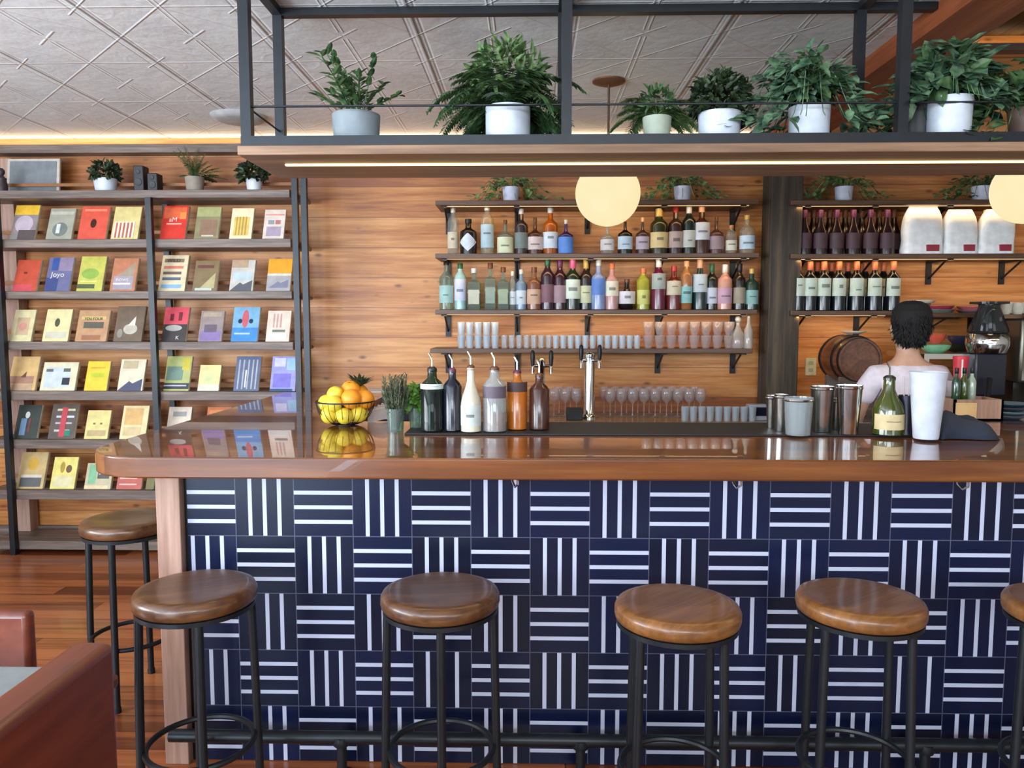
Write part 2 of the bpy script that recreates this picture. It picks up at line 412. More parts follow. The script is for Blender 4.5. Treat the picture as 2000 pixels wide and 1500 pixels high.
x_tl = xat(366, Y_TILE, 1000)
MB().box((x_tl, Y_TILE, .003), (4.2, Y_TILE+.02, 1.03)).build('tile_front', tile_mat(), bar, smooth=0)
MB().box((x_tl-.02, Y_TILE+.02, 0), (4.2, Y_TILE+.12, BOTZ)).box((x_tl+.02, Y_TILE+.12, 0), (XI-.02, 4.4, BOTZ)).build('base_cabinet', DARKW, bar)
MB().box((x_tl-.095, Y_TILE-.03, 0), (x_tl-.012, Y_TILE+.09, BOTZ)).build('end_post', PALEW, bar, bevel=.003)
MB().box((x_tl-.012, Y_TILE-.012, 1.024), (4.2, Y_TILE+.02, BOTZ)).build('top_trim', PALEW, bar)
MB().box((x_tl-.012, Y_TILE+.004, 0), (x_tl, Y_TILE+.03, 1.03)).build('tile_edge', BLACK, bar)
# purse hooks under the counter edge
for px, lab in ((1000, 'small chrome purse hook under the counter above the second stool from the post'), (1430, 'small chrome purse hook under the counter between the two right-hand stools'), (1868, 'small chrome purse hook under the counter near the picture edge')):
    p = at(px, 944, Y_TILE-.05)
    k = MB().tube([(0, .05, .012), (0, 0, .012), (0, -.005, -.012), (0, -.022, -.026), (0, -.04, -.014), (0, -.04, .0)], .004, 6)
    k.tube([(-.03, .05, .012), (-.012, 0, .012), (-.004, 0, .012)], .003, 6)
    tag(k.build('purse_hook', CHROME, loc=(p.x, p.y, 1.03), rz=.5), lab, 'hook', 'purse hooks under the counter')
# foot rail
rail = thing('foot_rail', 'dark iron foot rail running along the foot of the tiled bar', 'foot rail', (0, 2.50, 0))
MB().tube([(x_tl-.05, 0, .135), (4.2, 0, .135)], .022, 12).build('rail', STEELBLK, rail)
for xx in (xat(652, 2.4, 1450), xat(1150, 2.4, 1450)-.02, xat(1840, 2.4, 1450), 2.6, 3.6):
    MB().tube([(xx, 0, .135), (xx, 0, 0)], .017, 10).lathe([(0, 0), (.04, 0), (.04, .008), (.017, .012)], 14, (xx, 0, 0)).lathe([(.027, -.015), (.03, 0), (.027, .015)], 12, (xx, 0, .125)).build('leg', STEELBLK, rail)

# ------------------------------------------------------------------ bar stools
def stool_proto():
    t = thing('bar_stool', '', 'stool', (0, 0, 0), 'round wooden bar stools')
    R = .18; H = .745
    prof = [(0, H-.052), (R-.012, H-.052), (R-.003, H-.046), (R, H-.034), (R, H-.018), (R-.006, H-.006), (R-.018, H-.001), (R-.03, H), (R-.09, H-.004), (0, H-.006)]
    MB().lathe(prof, 48).build('seat', SEATW, t, smooth=50)
    MB().lathe([(R-.02, H-.066), (R-.006, H-.066), (R-.006, H-.053), (R-.02, H-.053), (R-.02, H-.066)], 40).build('seat_ring', STEELBLK, t)
    for a in (0, 90, 180, 270):
        a = math.radians(a); c, s = math.cos(a), math.sin(a)
        MB().tube([(c*.160, s*.160, H-.058), (c*.166, s*.166, .45), (c*.174, s*.174, .012)], .0132, 12).lathe([(0, 0), (.016, 0), (.016, .02), (.012, .022)], 10, (c*.174, s*.174, 0)).build('leg', STEELBLK, t)
    # a hoop ties the legs together
    for (z, r) in ((.245, .158),):
        MB().tube([(r*math.cos(2*PI*i/40), r*math.sin(2*PI*i/40), z) for i in range(40)], .0095, 8, closed=True).build('foot_ring', STEELBLK, t)
    return t
SEATL = wood('seat_wood_light', (104, 64, 28), (156, 106, 54), (128, 82, 40), axis='X', scale=1.2, rough=0.34, coat=0.35, coat_rough=0.15, bump=0.15)
sp = stool_proto()
def copy_tree(o, parent=None):
    c = o.copy(); C.objects.link(c)
    if parent: c.parent = parent
    for ch in list(o.children): copy_tree(ch, c)
    return c
stools = [(860, 1152, 'round wooden bar stool before the tiles, second stool to the right of the pale post', .12),
          (382, 1146, 'dark round wooden bar stool in front of the pale counter post', .45),
          (1323, 1178, 'round wooden bar stool with the lightest brown top, between the two other right-hand stools', .72),
          (1680, 1165, 'widest looking round wooden bar stool on the right half of the bar', .6),
          (2098, 1175, 'bar stool mostly cut off by the picture edge, only a dark leg showing', .2)]
for i, (px, py, lab, rz) in enumerate(stools):
    o = sp if i == 0 else copy_tree(sp)
    p = onz(px, py, .742); o.location = (p.x, p.y, 0); o.rotation_euler = (0, 0, rz); o['label'] = lab
    if i >= 2:
        st_ = [c for c in o.children if c.name.startswith('seat') and not c.name.startswith('seat_ring')][0]; st_.data = st_.data.copy(); st_.data.materials[0] = SEATL
o = copy_tree(sp); p = onz(250, 1012, .742); o.location = (p.x, p.y, 0); o.rotation_euler = (0, 0, .1)
o['label'] = 'round wooden bar stool at the far end of the bar beyond the pale post'

# ------------------------------------------------------------------ booth at lower left
bt = thing('booth_bench', 'reddish-brown wooden booth back in the lower left corner', 'booth', (0, 0, 0))
m = MB(); m.box((-.93, -.4, .0), (-.845, 1.50, .905)); m.build('side_panel', BOOTHW, bt, bevel=.018, bseg=4)
MB().box((-.93-.5, -.35, .0), (-.93, .74, .44)).build('seat', BOOTHW, bt, bevel=.01)
tb = thing('dining_table', 'grey topped table behind the booth back at the picture edge', 'table', (0, 0, 0))
MB().box((-2.0, .8, .70), (-1.0, 1.74, .735)).build('tabletop', mat((132, 140, 142), .3), tb, bevel=.006)
MB().tube([(-1.5, 1.25, .7), (-1.5, 1.25, .02)], .035, 12).lathe([(0, 0), (.24, 0), (.24, .012), (.05, .03)], 24, (-1.5, 1.25, 0)).build('pedestal', STEELBLK, tb)
b2 = thing('dining_chair', 'dark red-brown wooden seat back beyond the grey table', 'chair', (0, 0, 0))
MB().box((-2.0, 1.9, .42), (-1.30, 1.94, .80)).build('backrest', BOOTHW, b2, bevel=.015, bseg=3)
MB().box((-2.0, 1.94, .40), (-1.30, 2.32, .44)).build('seat', BOOTHW, b2, bevel=.01)
for lx in (-1.97, -1.36):
    for ly in (1.91, 2.26): MB().box((lx, ly, 0), (lx+.04, ly+.04, .42)).build('leg', BOOTHW, b2)

# ------------------------------------------------------------------ bookcase
YK = 4.95; DK = .31
shelf_y = [(368, 384), (465, 482), (568, 583), (668, 684), (766, 784), (862, 880), (962, 981), (1063, 1080)]
shz = [(zat(b, YK), zat(a, YK)) for a, b in shelf_y]       # (bottom, top) of front edge
bk = thing('bookcase', 'wide dark bookcase of iron posts and weathered planks against the board wall', 'bookcase', (0, 0, 0))
XK0, XKM, XK1 = xat(-40, YK), xat(297, YK), xat(594, YK)
for zb, ztp in shz:
    MB().box((XK0, YK, zb), (XK1-.07, YK+DK, ztp)).build('shelf', DARKW, bk, bevel=.003)
def post(x, y, parent, z1, s=.02):
    MB().box((x-s, y-s, 0), (x+s, y+s, z1)).build('post', STEELBLK, parent)
ztop = shz[0][1]+.02
for x, top in ((XKM-.01, shz[0][0]), (XKM+.03, shz[0][0]), (XK1+.03, 2.62), (xat(612, YK+DK), 2.62)):
    y = YK-.022 if x < XK1+.04 else YK+DK-.02
    if x == XKM-.01: y = YK+DK+.02-.04
    post(x, y, bk, top, .018)
MB().box((xat(8, YK), YK-.045, 0), (xat(8, YK)+.035, YK-.005, 2.33)).build('post', STEELBLK, bk)
for zb, ztp in shz[1:7]:
    pass
for zb, ztp in shz[:7]:
    MB().tube([(XK1+.03, YK-.022, zb+.01), (xat(612, YK+DK), YK+DK-.02, zb+.01)], .012, 8).build('side_bar', STEELBLK, bk)
    MB().box((XK0, YK+.15, ztp+.05), (XK1-.07, YK+.158, ztp+.07)).build('book_rail', mat((150, 96, 56), .6), bk)
for (a, b) in ((12, 44),):
    MB().box((xat(a, YK+.25), YK+.24, 0), (xat(b, YK+.25), YK+.33, 2.64)).build('side_board', PALEW, bk)

# books: (left px, right px, top px, cover colour, art kind, art colours, page colour, label)
def book(px0, px1, top, row, cover, art, label, th=.024, textc=None, pages=(228, 214, 180)):
    zb, zt_ = shz[row][0], shz[row][1]
    th_lean = math.radians(21)
    Y0 = YK+.035
    cx = xat((px0+px1)/2, Y0, shelf_y[row][0]); wd = (px1-px0)/1500*(Y0)*1.0
    ztp = zat(top, Y0+.07); hgt = (ztp-zt_)/math.cos(th_lean)
    o = thing('book', label, 'book', (cx, Y0, zt_+.001), 'books displayed face out on the bookcase')
    o.rotation_euler = (-th_lean, 0, 0)
    cm = [mat(cover, .4)]
    m = MB(); m.box((-wd/2, 0, 0), (wd/2, th, hgt))
    cb = m.build('cover', cm[0], o)
    MB().box((wd/2-.004, .003, .004), (wd/2+.0012, th-.003, hgt+.0012)).build('pages', mat(pages, .7), o)
    for k, (u0, v0, u1, v1, c) in enumerate(art):
        pm = MB(); yy = -.0004-.0004*k
        if isinstance(c, str):
            pass
        sh = 'r'
        if len(c) == 4: sh = c[3]; c = c[:3]
        X0, X1, Z0, Z1 = -wd/2+wd*u0, -wd/2+wd*u1, hgt*v0, hgt*v1
        if sh == 'r': pv = [(X0, Z0), (X1, Z0), (X1, Z1), (X0, Z1)]
        elif sh == 'e': pv = [((X0+X1)/2+(X1-X0)/2*math.cos(2*PI*i/18), (Z0+Z1)/2+(Z1-Z0)/2*math.sin(2*PI*i/18)) for i in range(18)]
        elif sh == 't': pv = [(X0, Z0), (X1, Z0), (X1, Z1)]
        elif sh == 'm': pv = [(X0, Z0), (X1, Z0), (X1, Z1), (X0+(X1-X0)*.6, Z0+(Z1-Z0)*.6), (X0+(X1-X0)*.45, Z0+(Z1-Z0)*.8)]
        pm.add([(a, yy, b) for a, b in pv], [tuple(range(len(pv)))])
        pm.build('cover_print', mat(c, .45), cb, smooth=0)
    if textc:
        for (txt, u, v, size, c) in textc:
            f = bpy.data.curves.new('cover_title', 'FONT'); f.body = txt; f.size = size; f.align_x = 'CENTER'; f.extrude = .0003
            f.materials.append(mat(c, .5))
            tmp = bpy.data.objects.new('tmp_text', f); C.objects.link(tmp); dg = bpy.context.evaluated_depsgraph_get()
            tm = bpy.data.meshes.new_from_object(tmp.evaluated_get(dg)); bpy.data.objects.remove(tmp)
            fo = bpy.data.objects.new('cover_title', tm); C.objects.link(fo); fo.parent = cb
            fo.location = (-wd/2+wd*u, -.0025, hgt*v); fo.rotation_euler = (PI/2, 0, 0)
    return o
def lines(u0, u1, vs, h, c): return [(u0, v, u1, v+h, c) for v in vs]
def bars(us, w_, v0, v1, c): return [(u, v0, u+w_, v1, c) for u in us]
W_ = (236, 230, 220)
B = book
# top row
B(18, 66, 397, 1, (150, 140, 138), [(0, .72, 1, 1, (240, 190, 60)), (.1, .2, .85, .7, (196, 180, 190, 'e')), (.3, .0, 1, .28, (96, 84, 84))], 'book with yellow band over a grey photograph, first on the top book row')
B(88, 138, 404, 1, (168, 168, 150), [(.2, .1, .8, .55, (120, 126, 120, 'e')), (.05, .8, .95, .9, (196, 190, 172)), (.35, .2, .5, .5, (220, 224, 216))], 'grey-green book with a pale figure, between the yellow-banded and the red book')
B(150, 205, 400, 1, (226, 92, 72), [(.38, .35, .6, .62, (64, 32, 20, 'e')), (.1, .85, .9, .92, (240, 140, 110))], 'coral red book with one dark oval on its cover, top book row')
B(215, 268, 401, 1, (226, 208, 140), bars([.06, .2, .34, .48, .62, .76], .07, .05, .55, (240, 225, 215))+bars([.13, .27, .41, .55, .69], .05, .05, .5, (204, 110, 90)), 'pale yellow book with red and white stripes below, top book row')
B(311, 360, 399, 1, (222, 62, 48), [(.05, .62, .95, .95, (236, 110, 70)), (.7, .6, .95, .8, (246, 150, 80))]+lines(.2, .8, [.44], .03, (250, 200, 180)), 'bright red book with white lettering and an orange block, top book row', textc=[('aM', .45, .52, .045, W_)], th=.03)
B(378, 425, 402, 1, (150, 142, 104), [(0, .7, 1, 1, (176, 176, 120)), (.2, .1, .9, .6, (150, 118, 96)), (.3, .08, .8, .13, (210, 200, 180))], 'olive book with a brown picture below, beside the bright red book')
B(447, 490, 405, 1, (244, 232, 190), [(.15, .12, .85, .72, (232, 196, 110))]+bars([.24, .38, .52, .66], .06, .12, .72, (190, 160, 70)), 'cream book with yellow vertical stripes, on the top book row')
B(512, 553, 408, 1, (232, 216, 204), [(.15, .1, .85, .42, (176, 160, 176)), (.2, .5, .5, .64, (150, 160, 160)), (.55, .5, .8, .64, (190, 120, 120)), (.05, .8, .95, .84, (250, 150, 130))], 'pale pinkish book printed with grey squares, nearest the iron posts on the top book row')
# second row
B(23, 70, 506, 2, (202, 84, 60), [(0, 0, .8, .22, (214, 84, 92)), (.35, .55, .5, .62, (120, 50, 30))], 'brick red book with pink foot, first on the second book row')
B(85, 134, 501, 2, (112, 112, 150), [(0, .0, .5, .4, (66, 78, 130)), (.45, .6, 1, 1, (150, 134, 160)), (.15, .62, .4, .98, (60, 90, 160))], 'blue and lilac book with white lettering across, second book row', textc=[('Joyo', .45, .42, .05, W_)])
B(148, 198, 499, 2, (204, 200, 96), [(.1, .35, .8, .65, (150, 180, 80, 'e')), (0, .08, .7, .2, (90, 100, 70)), (.1, .26, .75, .3, (220, 220, 140))], 'yellow-green book with a green dome shape, second book row')
B(213, 262, 503, 2, (198, 130, 96), [(.0, .3, .9, .9, (168, 150, 128, 't')), (.1, .05, .9, .45, (170, 160, 170)), (.1, .2, .8, .25, W_)], 'orange and grey book with blocky white lettering, second book row', textc=[('nowt', .45, .3, .04, W_)])
B(308, 360, 497, 2, (232, 214, 176), [(.1, .8, .85, .9, (140, 120, 100)), (.1, .62, .85, .7, (222, 130, 110)), (.1, .46, .8, .54, (120, 100, 90)), (.1, .3, .8, .38, (96, 110, 130)), (.1, .08, .85, .18, (140, 180, 214))], 'tall cream book with rows of coloured lettering, second book row', th=.032, textc=[('WILD', .45, .8, .035, (90, 70, 60))])
B(375, 422, 508, 2, (138, 118, 84), [(.3, .1, .9, .6, (188, 176, 130, 't')), (.1, .75, .8, .85, (120, 70, 60)), (.1, .02, .8, .1, (200, 210, 200))], 'olive brown book with pale slanted picture, second book row')
B(447, 493, 507, 2, (206, 200, 190), [(0, 0, .95, .35, (96, 98, 104, 'm')), (.1, .35, .9, .6, (190, 206, 214)), (0, .75, .7, 1, (188, 160, 130))], 'pale book with a dark mountain slope on its cover, second book row')
B(519, 566, 505, 2, (176, 170, 172), [(0, .55, 1, 1, (240, 166, 46)), (.1, .1, .9, .35, (130, 130, 150, 'm')), (0, .47, 1, .54, (220, 214, 190))], 'book with orange upper half over grey hills, second book row')
# third row
B(18, 60, 605, 3, (226, 214, 164), [(.2, .2, .8, .75, (206, 176, 140)), (.3, .35, .7, .6, (214, 150, 130, 'e'))], 'pale cream book with a faint pink panel, first on the third book row')
B(81, 132, 604, 3, (236, 220, 164), [(.38, .45, .58, .72, (80, 84, 60, 'e')), (.1, .1, .9, .3, (210, 204, 180))], 'cream book with a small dark oval at its middle, third book row')
B(145, 207, 606, 3, (196, 152, 112), [(.2, .42, .85, .62, (96, 92, 80)), (.1, .7, .9, .8, (214, 190, 120)), (.2, .05, .8, .2, (168, 110, 80))], 'broad tan book with a dark block of lettering, third book row', textc=[('YEN FOUR', .5, .68, .026, (60, 60, 50))])
B(220, 276, 598, 3, (116, 98, 80), [(.3, .2, .8, .5, (196, 186, 170, 'e')), (.45, .45, .7, .72, (220, 214, 200, 't')), (.1, .1, .3, .35, (150, 140, 130, 'e'))], 'tall dark brown book with a white crown-like shape, third book row', pages=(150, 140, 120))
B(314, 362, 600, 3, (64, 58, 56), [(0, .5, 1, 1, (222, 84, 96)), (.1, .3, .8, .48, (180, 176, 170, 'e')), (.25, .6, .4, .8, (120, 40, 50)), (.6, .6, .75, .85, (120, 40, 50))], 'book with pink-red upper half over a black foot, third book row', textc=[('K', .65, .06, .035, W_)])
B(386, 432, 607, 3, (156, 140, 136), [(.05, .02, .95, .35, (140, 120, 170)), (.2, .3, .75, .55, (110, 96, 110)), (.1, .8, .9, .95, (180, 160, 140))], 'grey and lilac book, beside the pink-red topped one')
B(450, 502, 600, 3, (128, 178, 210), [(0, 0, 1, .4, (70, 140, 206)), (.35, .4, .6, .92, (206, 96, 104, 'e')), (.2, .52, .36, .66, (24, 50, 84, 'e')), (.62, .52, .78, .66, (24, 50, 84, 'e')), (.1, .2, .7, .25, (170, 204, 230))], 'sky blue book with a red oval between two dark dots, third book row')
B(518, 564, 607, 3, (236, 212, 194), bars([.25, .4, .55], .07, .45, .9, (204, 160, 150))+[(.25, .3, .8, .38, (120, 130, 120)), (.05, .05, .9, .25, (226, 220, 214))], 'pinkish white book with thin upright strokes, nearest the iron posts on the third book row')
# fourth row
B(13, 68, 698, 4, (222, 182, 120), [(.0, .2, .9, .42, (176, 130, 110)), (.4, .38, .6, .56, (110, 80, 50, 't')), (0, .0, .9, .18, (196, 160, 130))], 'tan book with a small dark peak, first on the fourth book row')
B(76, 146, 709, 4, (232, 220, 186), [(.08, .1, .8, .82, (206, 214, 220)), (.6, .2, .82, .45, (44, 48, 64)), (.1, .66, .3, .76, (110, 110, 100)), (.6, .66, .8, .78, (100, 100, 90))], 'wide white book with a black square, fourth book row')
B(163, 208, 707, 4, (238, 204, 60), [(.2, .45, .8, .6, (190, 196, 50)), (.15, .75, .8, .8, (214, 170, 50))], 'plain bright yellow book, fourth book row')
B(228, 278, 703, 4, (226, 216, 186), [(0, 0, .95, .38, (76, 78, 104, 'm')), (.1, .7, .7, .95, (196, 176, 140))], 'cream book with dark hills at its foot, fourth book row')
B(318, 368, 697, 4, (180, 186, 116), [(0, .05, 1, .22, (50, 54, 60)), (.0, .13, .9, .17, (190, 190, 206)), (.05, .3, .7, .7, (120, 146, 130)), (.65, .6, .95, .95, (206, 190, 70))], 'green and yellow striped book over a black foot, fourth book row')
B(385, 427, 714, 4, (228, 216, 150), [(.2, .3, .8, .7, (214, 214, 156)), (0, 0, 1, .25, (222, 214, 196))], 'small pale cream book, shortest on the fourth book row')
B(455, 504, 697, 4, (96, 108, 136), bars([.12, .3, .5, .68, .84], .06, .05, .9, (176, 176, 190))+[(.42, .1, .48, .6, (220, 226, 240))], 'slate blue book with pale vertical streaks, fourth book row')
B(526, 576, 697, 4, (160, 160, 214), [(.1, .1, .8, .5, (130, 120, 206)), (.6, .6, .95, .95, (160, 196, 220)), (.1, .7, .55, .95, (206, 204, 226)), (0, .0, .9, .06, (40, 80, 120))], 'lavender blue book, nearest the iron posts on the fourth book row')
# fifth row
B(25, 72, 794, 5, (60, 66, 60), [(.2, .1, .45, .6, (110, 140, 170)), (.35, .6, .55, .8, (214, 214, 206, 'e')), (.55, .2, .62, .6, (130, 60, 50))], 'dark book with a small pale figure, first on the fifth book row')
B(92, 144, 792, 5, (96, 84, 76), [(.2, .8, .9, .86, (220, 210, 170)), (.2, .6, .9, .66, (210, 210, 220)), (.2, .42, .85, .47, (190, 176, 190)), (.2, .2, .8, .26, (200, 190, 190)), (.55, .08, .85, .24, (40, 130, 104)), (.4, .05, .62, .9, (196, 70, 76))], 'dark book with a red diagonal band over pale strips, fifth book row')
B(163, 210, 804, 5, (228, 210, 136), [(.1, .1, .9, .3, (196, 170, 120)), (.3, .5, .4, .56, (130, 120, 60)), (.6, .5, .7, .56, (130, 120, 60))], 'pale yellow book dotted with small marks, fifth book row')
B(232, 284, 795, 5, (236, 214, 160), [(.1, .42, .8, .92, (222, 176, 110)), (.1, .1, .8, .35, (214, 190, 140))], 'cream book with an orange panel, partly hidden by the end of the counter')
B(322, 368, 797, 5, (222, 206, 186), [(.2, .7, .8, .85, (160, 156, 150))], 'whitish book half hidden behind the counter, right of the centre post')
B(398, 446, 797, 5, (196, 110, 62), [(.1, .6, .8, .9, (214, 130, 70))], 'orange book whose top just clears the counter, fifth book row')
B(456, 502, 797, 5, (160, 110, 84), [], 'brown book almost hidden by the counter, fifth book row')
# sixth row
B(30, 84, 888, 6, (206, 176, 120), [(.1, .05, .9, .35, (96, 96, 96)), (.3, .5, .7, .85, (214, 166, 60, 'e')), (.1, .3, .9, .38, (220, 210, 190))], 'tan book with an orange blot above grey lettering, first on the lowest book row')
B(96, 145, 897, 6, (236, 218, 120), [(.3, .5, .5, .85, (180, 150, 50, 'e')), (.55, .5, .8, .75, (110, 80, 50, 'e')), (.1, .05, .9, .4, (226, 214, 164))], 'yellow book with dark blossoms, lowest book row')
B(163, 216, 908, 6, (200, 186, 150), [(.1, .2, .4, .95, (130, 186, 140)), (.45, .4, .9, .9, (90, 84, 80)), (0, .0, .9, .14, (230, 206, 160))], 'cream book with a green tower shape, lowest book row', textc=[('INN', .65, .55, .03, W_)])
B(226, 276, 918, 6, (190, 86, 70), lines(.1, .8, [.2, .5, .75], .07, (236, 180, 170)), 'salmon red book with wavy pale lines, lowest book row')
B(284, 300, 930, 6, (110, 100, 36), [], 'narrow olive booklet standing behind the pale post, lowest book row')
B(302, 318, 926, 6, (52, 24, 50), [], 'narrow dark purple booklet standing behind the pale post, lowest book row')

# things on top of the bookcase
zt1 = shz[0][1]
def pot(t, r, h, mt, taper=.85):
    MB().lathe([(0, 0), (r*taper, 0), (r*taper*1.02, .004), (r, h-.006), (r, h), (r-.007, h), (r-.012, h*.84), (0, h*.82)], 28).build('pot', mt, t)
    MB().lathe([(0, h*.87), (r-.012, h*.86)], 20).build('soil', mat((52, 38, 28), .9), t)
def greens(c1, c2, rough=.5):
    key = ('l', c1, c2)
    if key in _m: return _m[key]
    m, N, b = newmat('leaf_green')
    N.l.new(N.ramp(N.noise(N.obj(), 28, 2), [(.35, lin(c1)), (.65, lin(c2))]), b.inputs['Base Color'])
    b.inputs['Roughness'].default_value = rough
    _m[key] = m; return m
def rv(a, b): return random.uniform(a, b)
def ball_leaves(t, c, r, n, L, W, m_, sz=1.0, up=0.0):
    m = MB()
    for i in range(n):
        u = rv(-.55, 1); a = rv(0, 2*PI); s_ = math.sqrt(max(0, 1-u*u)); d = Vector((s_*math.cos(a), s_*math.sin(a), u))
        rr = r*rv(.55, 1.0)
        p = Vector(c)+Vector((d.x*rr, d.y*rr, d.z*rr*sz))
        dd = d+Vector((rv(-.6, .6), rv(-.6, .6), rv(-.3, .6)+up))
        m.leaf(p, dd, d+Vector((0, 0, .5)), L*rv(.7, 1.2), W*rv(.8, 1.2), .3)
    return m.build('foliage', m_, t, smooth=0)
def fern(t, z, n, Lr, m_, droop=1.0, W=.030, spread=1.0, pr=.08):
    m = MB()
    for i in range(n):
        a = 2*PI*i/n+rv(-.3, .3); L = rv(*Lr); el = rv(.35, 1.35)
        p = Vector((0, 0, z)); d = Vector((math.cos(a)*math.cos(el)*spread, math.sin(a)*math.cos(el)*spread, math.sin(el))).normalized()
        k = 16; st = L/k; pts_ = [p.copy()]
        for j in range(k):
            d = (d+Vector((0, 0, -.105*droop*rv(.8, 1.2)))).normalized(); p = p+d*st
            if p.z < z+.012 and (abs(p.x) < pr+.015 and p.y < 0) or p.z < .006 or p.y < -.19: break
            pts_.append(p.copy())
            if j > 1:
                sd = d.cross(Vector((0, 0, 1)))
                if sd.length < .1: sd = Vector((1, 0, 0))
                sd.normalize(); ln = W*(1.5*math.sin(PI*min(1, (j+1)/(k+1)))**.7+.25)
                for s_ in (-1, 1):
                    for q in (0, .5):
                        m.leaf(p-d*st*q, sd*s_+d*.35+Vector((0, 0, rv(-.25, .1))), d.cross(sd)*-1 if False else Vector((0, 0, 1)), ln, ln*.3, .2)
        m.tube(pts_, .0014, 3, mi=0, cap=False)
    return m.build('foliage', m_, t, smooth=0)
def trailing(t, z, n, m_, R=.12, leafL=.05, leafW=.04, fall=.12, up=.10, steps=7, ys=1.0, pr=.075):
    m = MB()
    for i in range(n):
        a = 2*PI*i/n+rv(-.4, .4); rr = R*rv(.6, 1.25); h = up*rv(.3, 1.2); pts_ = []
        for j in range(steps+1):
            u = j/steps
            pts_.append(Vector((math.cos(a)*rr*u*1.1, math.sin(a)*rr*u*1.1*ys, z+h*math.sin(PI*min(1, u*1.25))-fall*max(0, u-.45)*1.6)))
        m.tube(pts_, .0018, 3, cap=False)
        for j in range(1, steps+1):
            for q in range(2):
                if pts_[j].z < z+.02 and abs(pts_[j].x) < pr+.02 and pts_[j].y < .02: continue
                d = Vector((math.cos(a)+rv(-.9, .9), (math.sin(a)+rv(-.9, .9))*ys, rv(-.5, .7)))
                m.leaf(pts_[j]+Vector((rv(-.01, .01), rv(-.01, .01), rv(-.01, .02))), d, Vector((rv(-.3, .3), -.6, 1)), leafL*rv(.6, 1.15), leafW*rv(.6, 1.15), .25)
    return m.build('foliage', m_, t, smooth=0)
G1 = greens((34, 62, 36), (88, 120, 72)); G2 = greens((50, 84, 44), (122, 150, 92)); G3 = greens((22, 38, 24), (60, 80, 48)); G4 = greens((44, 74, 56), (112, 146, 110)); G5 = greens((70, 96, 30), (150, 160, 70))

def on_shelf(px, Y, z): return (xat(px, Y), Y, z)
f = thing('framed_picture', 'white rimmed grey picture leaning on the bookcase top beside the plant', 'picture', (xat(82, 5.15), 5.14, zt1+.01))
f.rotation_euler = (-.12, 0, 0)
fw, fh = 52*5.15/1500*1.0, (zat(306, 5.15)-zt1)
MB().box((-fw, 0, 0), (fw, .02, fh)).build('picture_frame', mat((196, 188, 176), .5), f, bevel=.004)
MB().box((-fw+.02, -.002, .02), (fw-.02, .001, fh-.02)).build('picture_sheet', mat((128, 134, 138), .25), f)
MB().add([(0, 0, 0)], []) 
fg = thing('figurine', 'small dark figurine at the end of the bookcase top beside the picture', 'figurine', on_shelf(22, 5.0, zt1))
MB().lathe([(0, 0), (.034, 0), (.036, .03), (.028, .07), (.03, .085), (.014, .10), (.013, .105), (.022, .12), (.021, .138), (.010, .15), (0, .152)], 16).build('figure', mat((52, 40, 44), .5), fg)
p_ = thing('potted_plant', 'round dark green bush in a white pot on the bookcase top', 'plant', on_shelf(221, 5.05, zt1), 'potted plants on the bookcase')
pot(p_, .072, .088, WHITEC); ball_leaves(p_, (0, 0, .125), .088, 420, .035, .018, G3, .8)
p_ = thing('potted_plant', 'light green spiky grass plant in a grey pot on the bookcase top', 'plant', on_shelf(392, 5.05, zt1), 'potted plants on the bookcase')
pot(p_, .06, .095, mat((150, 140, 126), .7)); fern(p_, .08, 46, (.14, .25), G2, .5, .016, .75)
p_ = thing('potted_plant', 'blackish leafy plant leaning out of a small white pot under the hanging shelf', 'plant', on_shelf(506, 5.0, zt1), 'potted plants on the bookcase')
pot(p_, .052, .075, mat((206, 210, 216), .5)); ball_leaves(p_, (-.01, 0, .11), .075, 160, .055, .03, G3, .9)
for px, h, lab in ((290, zat(322, 5.03)-zt1, 'taller of two black speakers on the bookcase top'), (316, zat(337, 5.03)-zt1, 'shorter of two black speakers on the bookcase top')):
    s_ = thing('speaker', lab, 'speaker', on_shelf(px, 5.03, zt1), 'pair of black speakers')
    MB().box((-.033, -.04, 0), (.033, .04, h)).build('case', mat((34, 34, 38), .5), s_, bevel=.005)
    for k, r in ((.35, .024), (.75, .014)):
        if h*k+r < h: MB().lathe([(r, 0), (r*.9, .004), (r*.3, .001), (0, .002)], 18).build('cone', mat((60, 60, 64), .6), s_, loc=(0, -.04, h*k), rot=(PI/2, 0, 0))

# ------------------------------------------------------------------ wall shelves for bottles
YS0 = 4.98; YSm = 5.12
def wshelf(px0, px1, ye, label, brk, Y0=YS0, name='wall_shelf', th=.030, drop=.15, glow=0):
    z = zat(ye, Y0); x0, x1 = xat(px0, Y0, ye), xat(px1, Y0, ye)
    t = thing(name, label, 'shelf', (0, 0, z))
    MB().box((x0, Y0, -th), (x1, YB-.001, 0)).build('board', SHELFW, t, bevel=.003)
    for px in brk:
        x = xat(px, Y0+.2, ye)
        m = MB(); m.box((x-.018, YB-.014, -drop-th), (x+.018, YB-.002, -th)); m.box((x-.018, Y0+.04, -th-.010), (x+.018, YB-.002, -th))
        m.tube([(x, Y0+.10, -th-.005), (x, YB-.01, -drop*.75-th)], .007, 6)
        m.build('bracket', BLACK, t)
    if glow:
        MB().box((x0+.05, Y0+.05, -th-.003), (x1-.05, Y0+.056, -th)).build('glow_strip', mat((255, 214, 160), .5, emit=.8), t)  # added glowing strip, these wall shelves have no lamps of their own
        area('added_shelf_light', ((x0+x1)/2, Y0+.035, z-th-.010), (.35, 0, 0), x1-x0-.1, .015, glow, (1.0, .62, .26))  # added lamp that warms the boards and bottles below the shelf
    return z
BL = (872, 1010, 1150, 1290, 1440)
zA0 = wshelf(850, 1483, 391, 'topmost long bottle shelf left of the timber post, holding small potted plants', BL, glow=1.4)
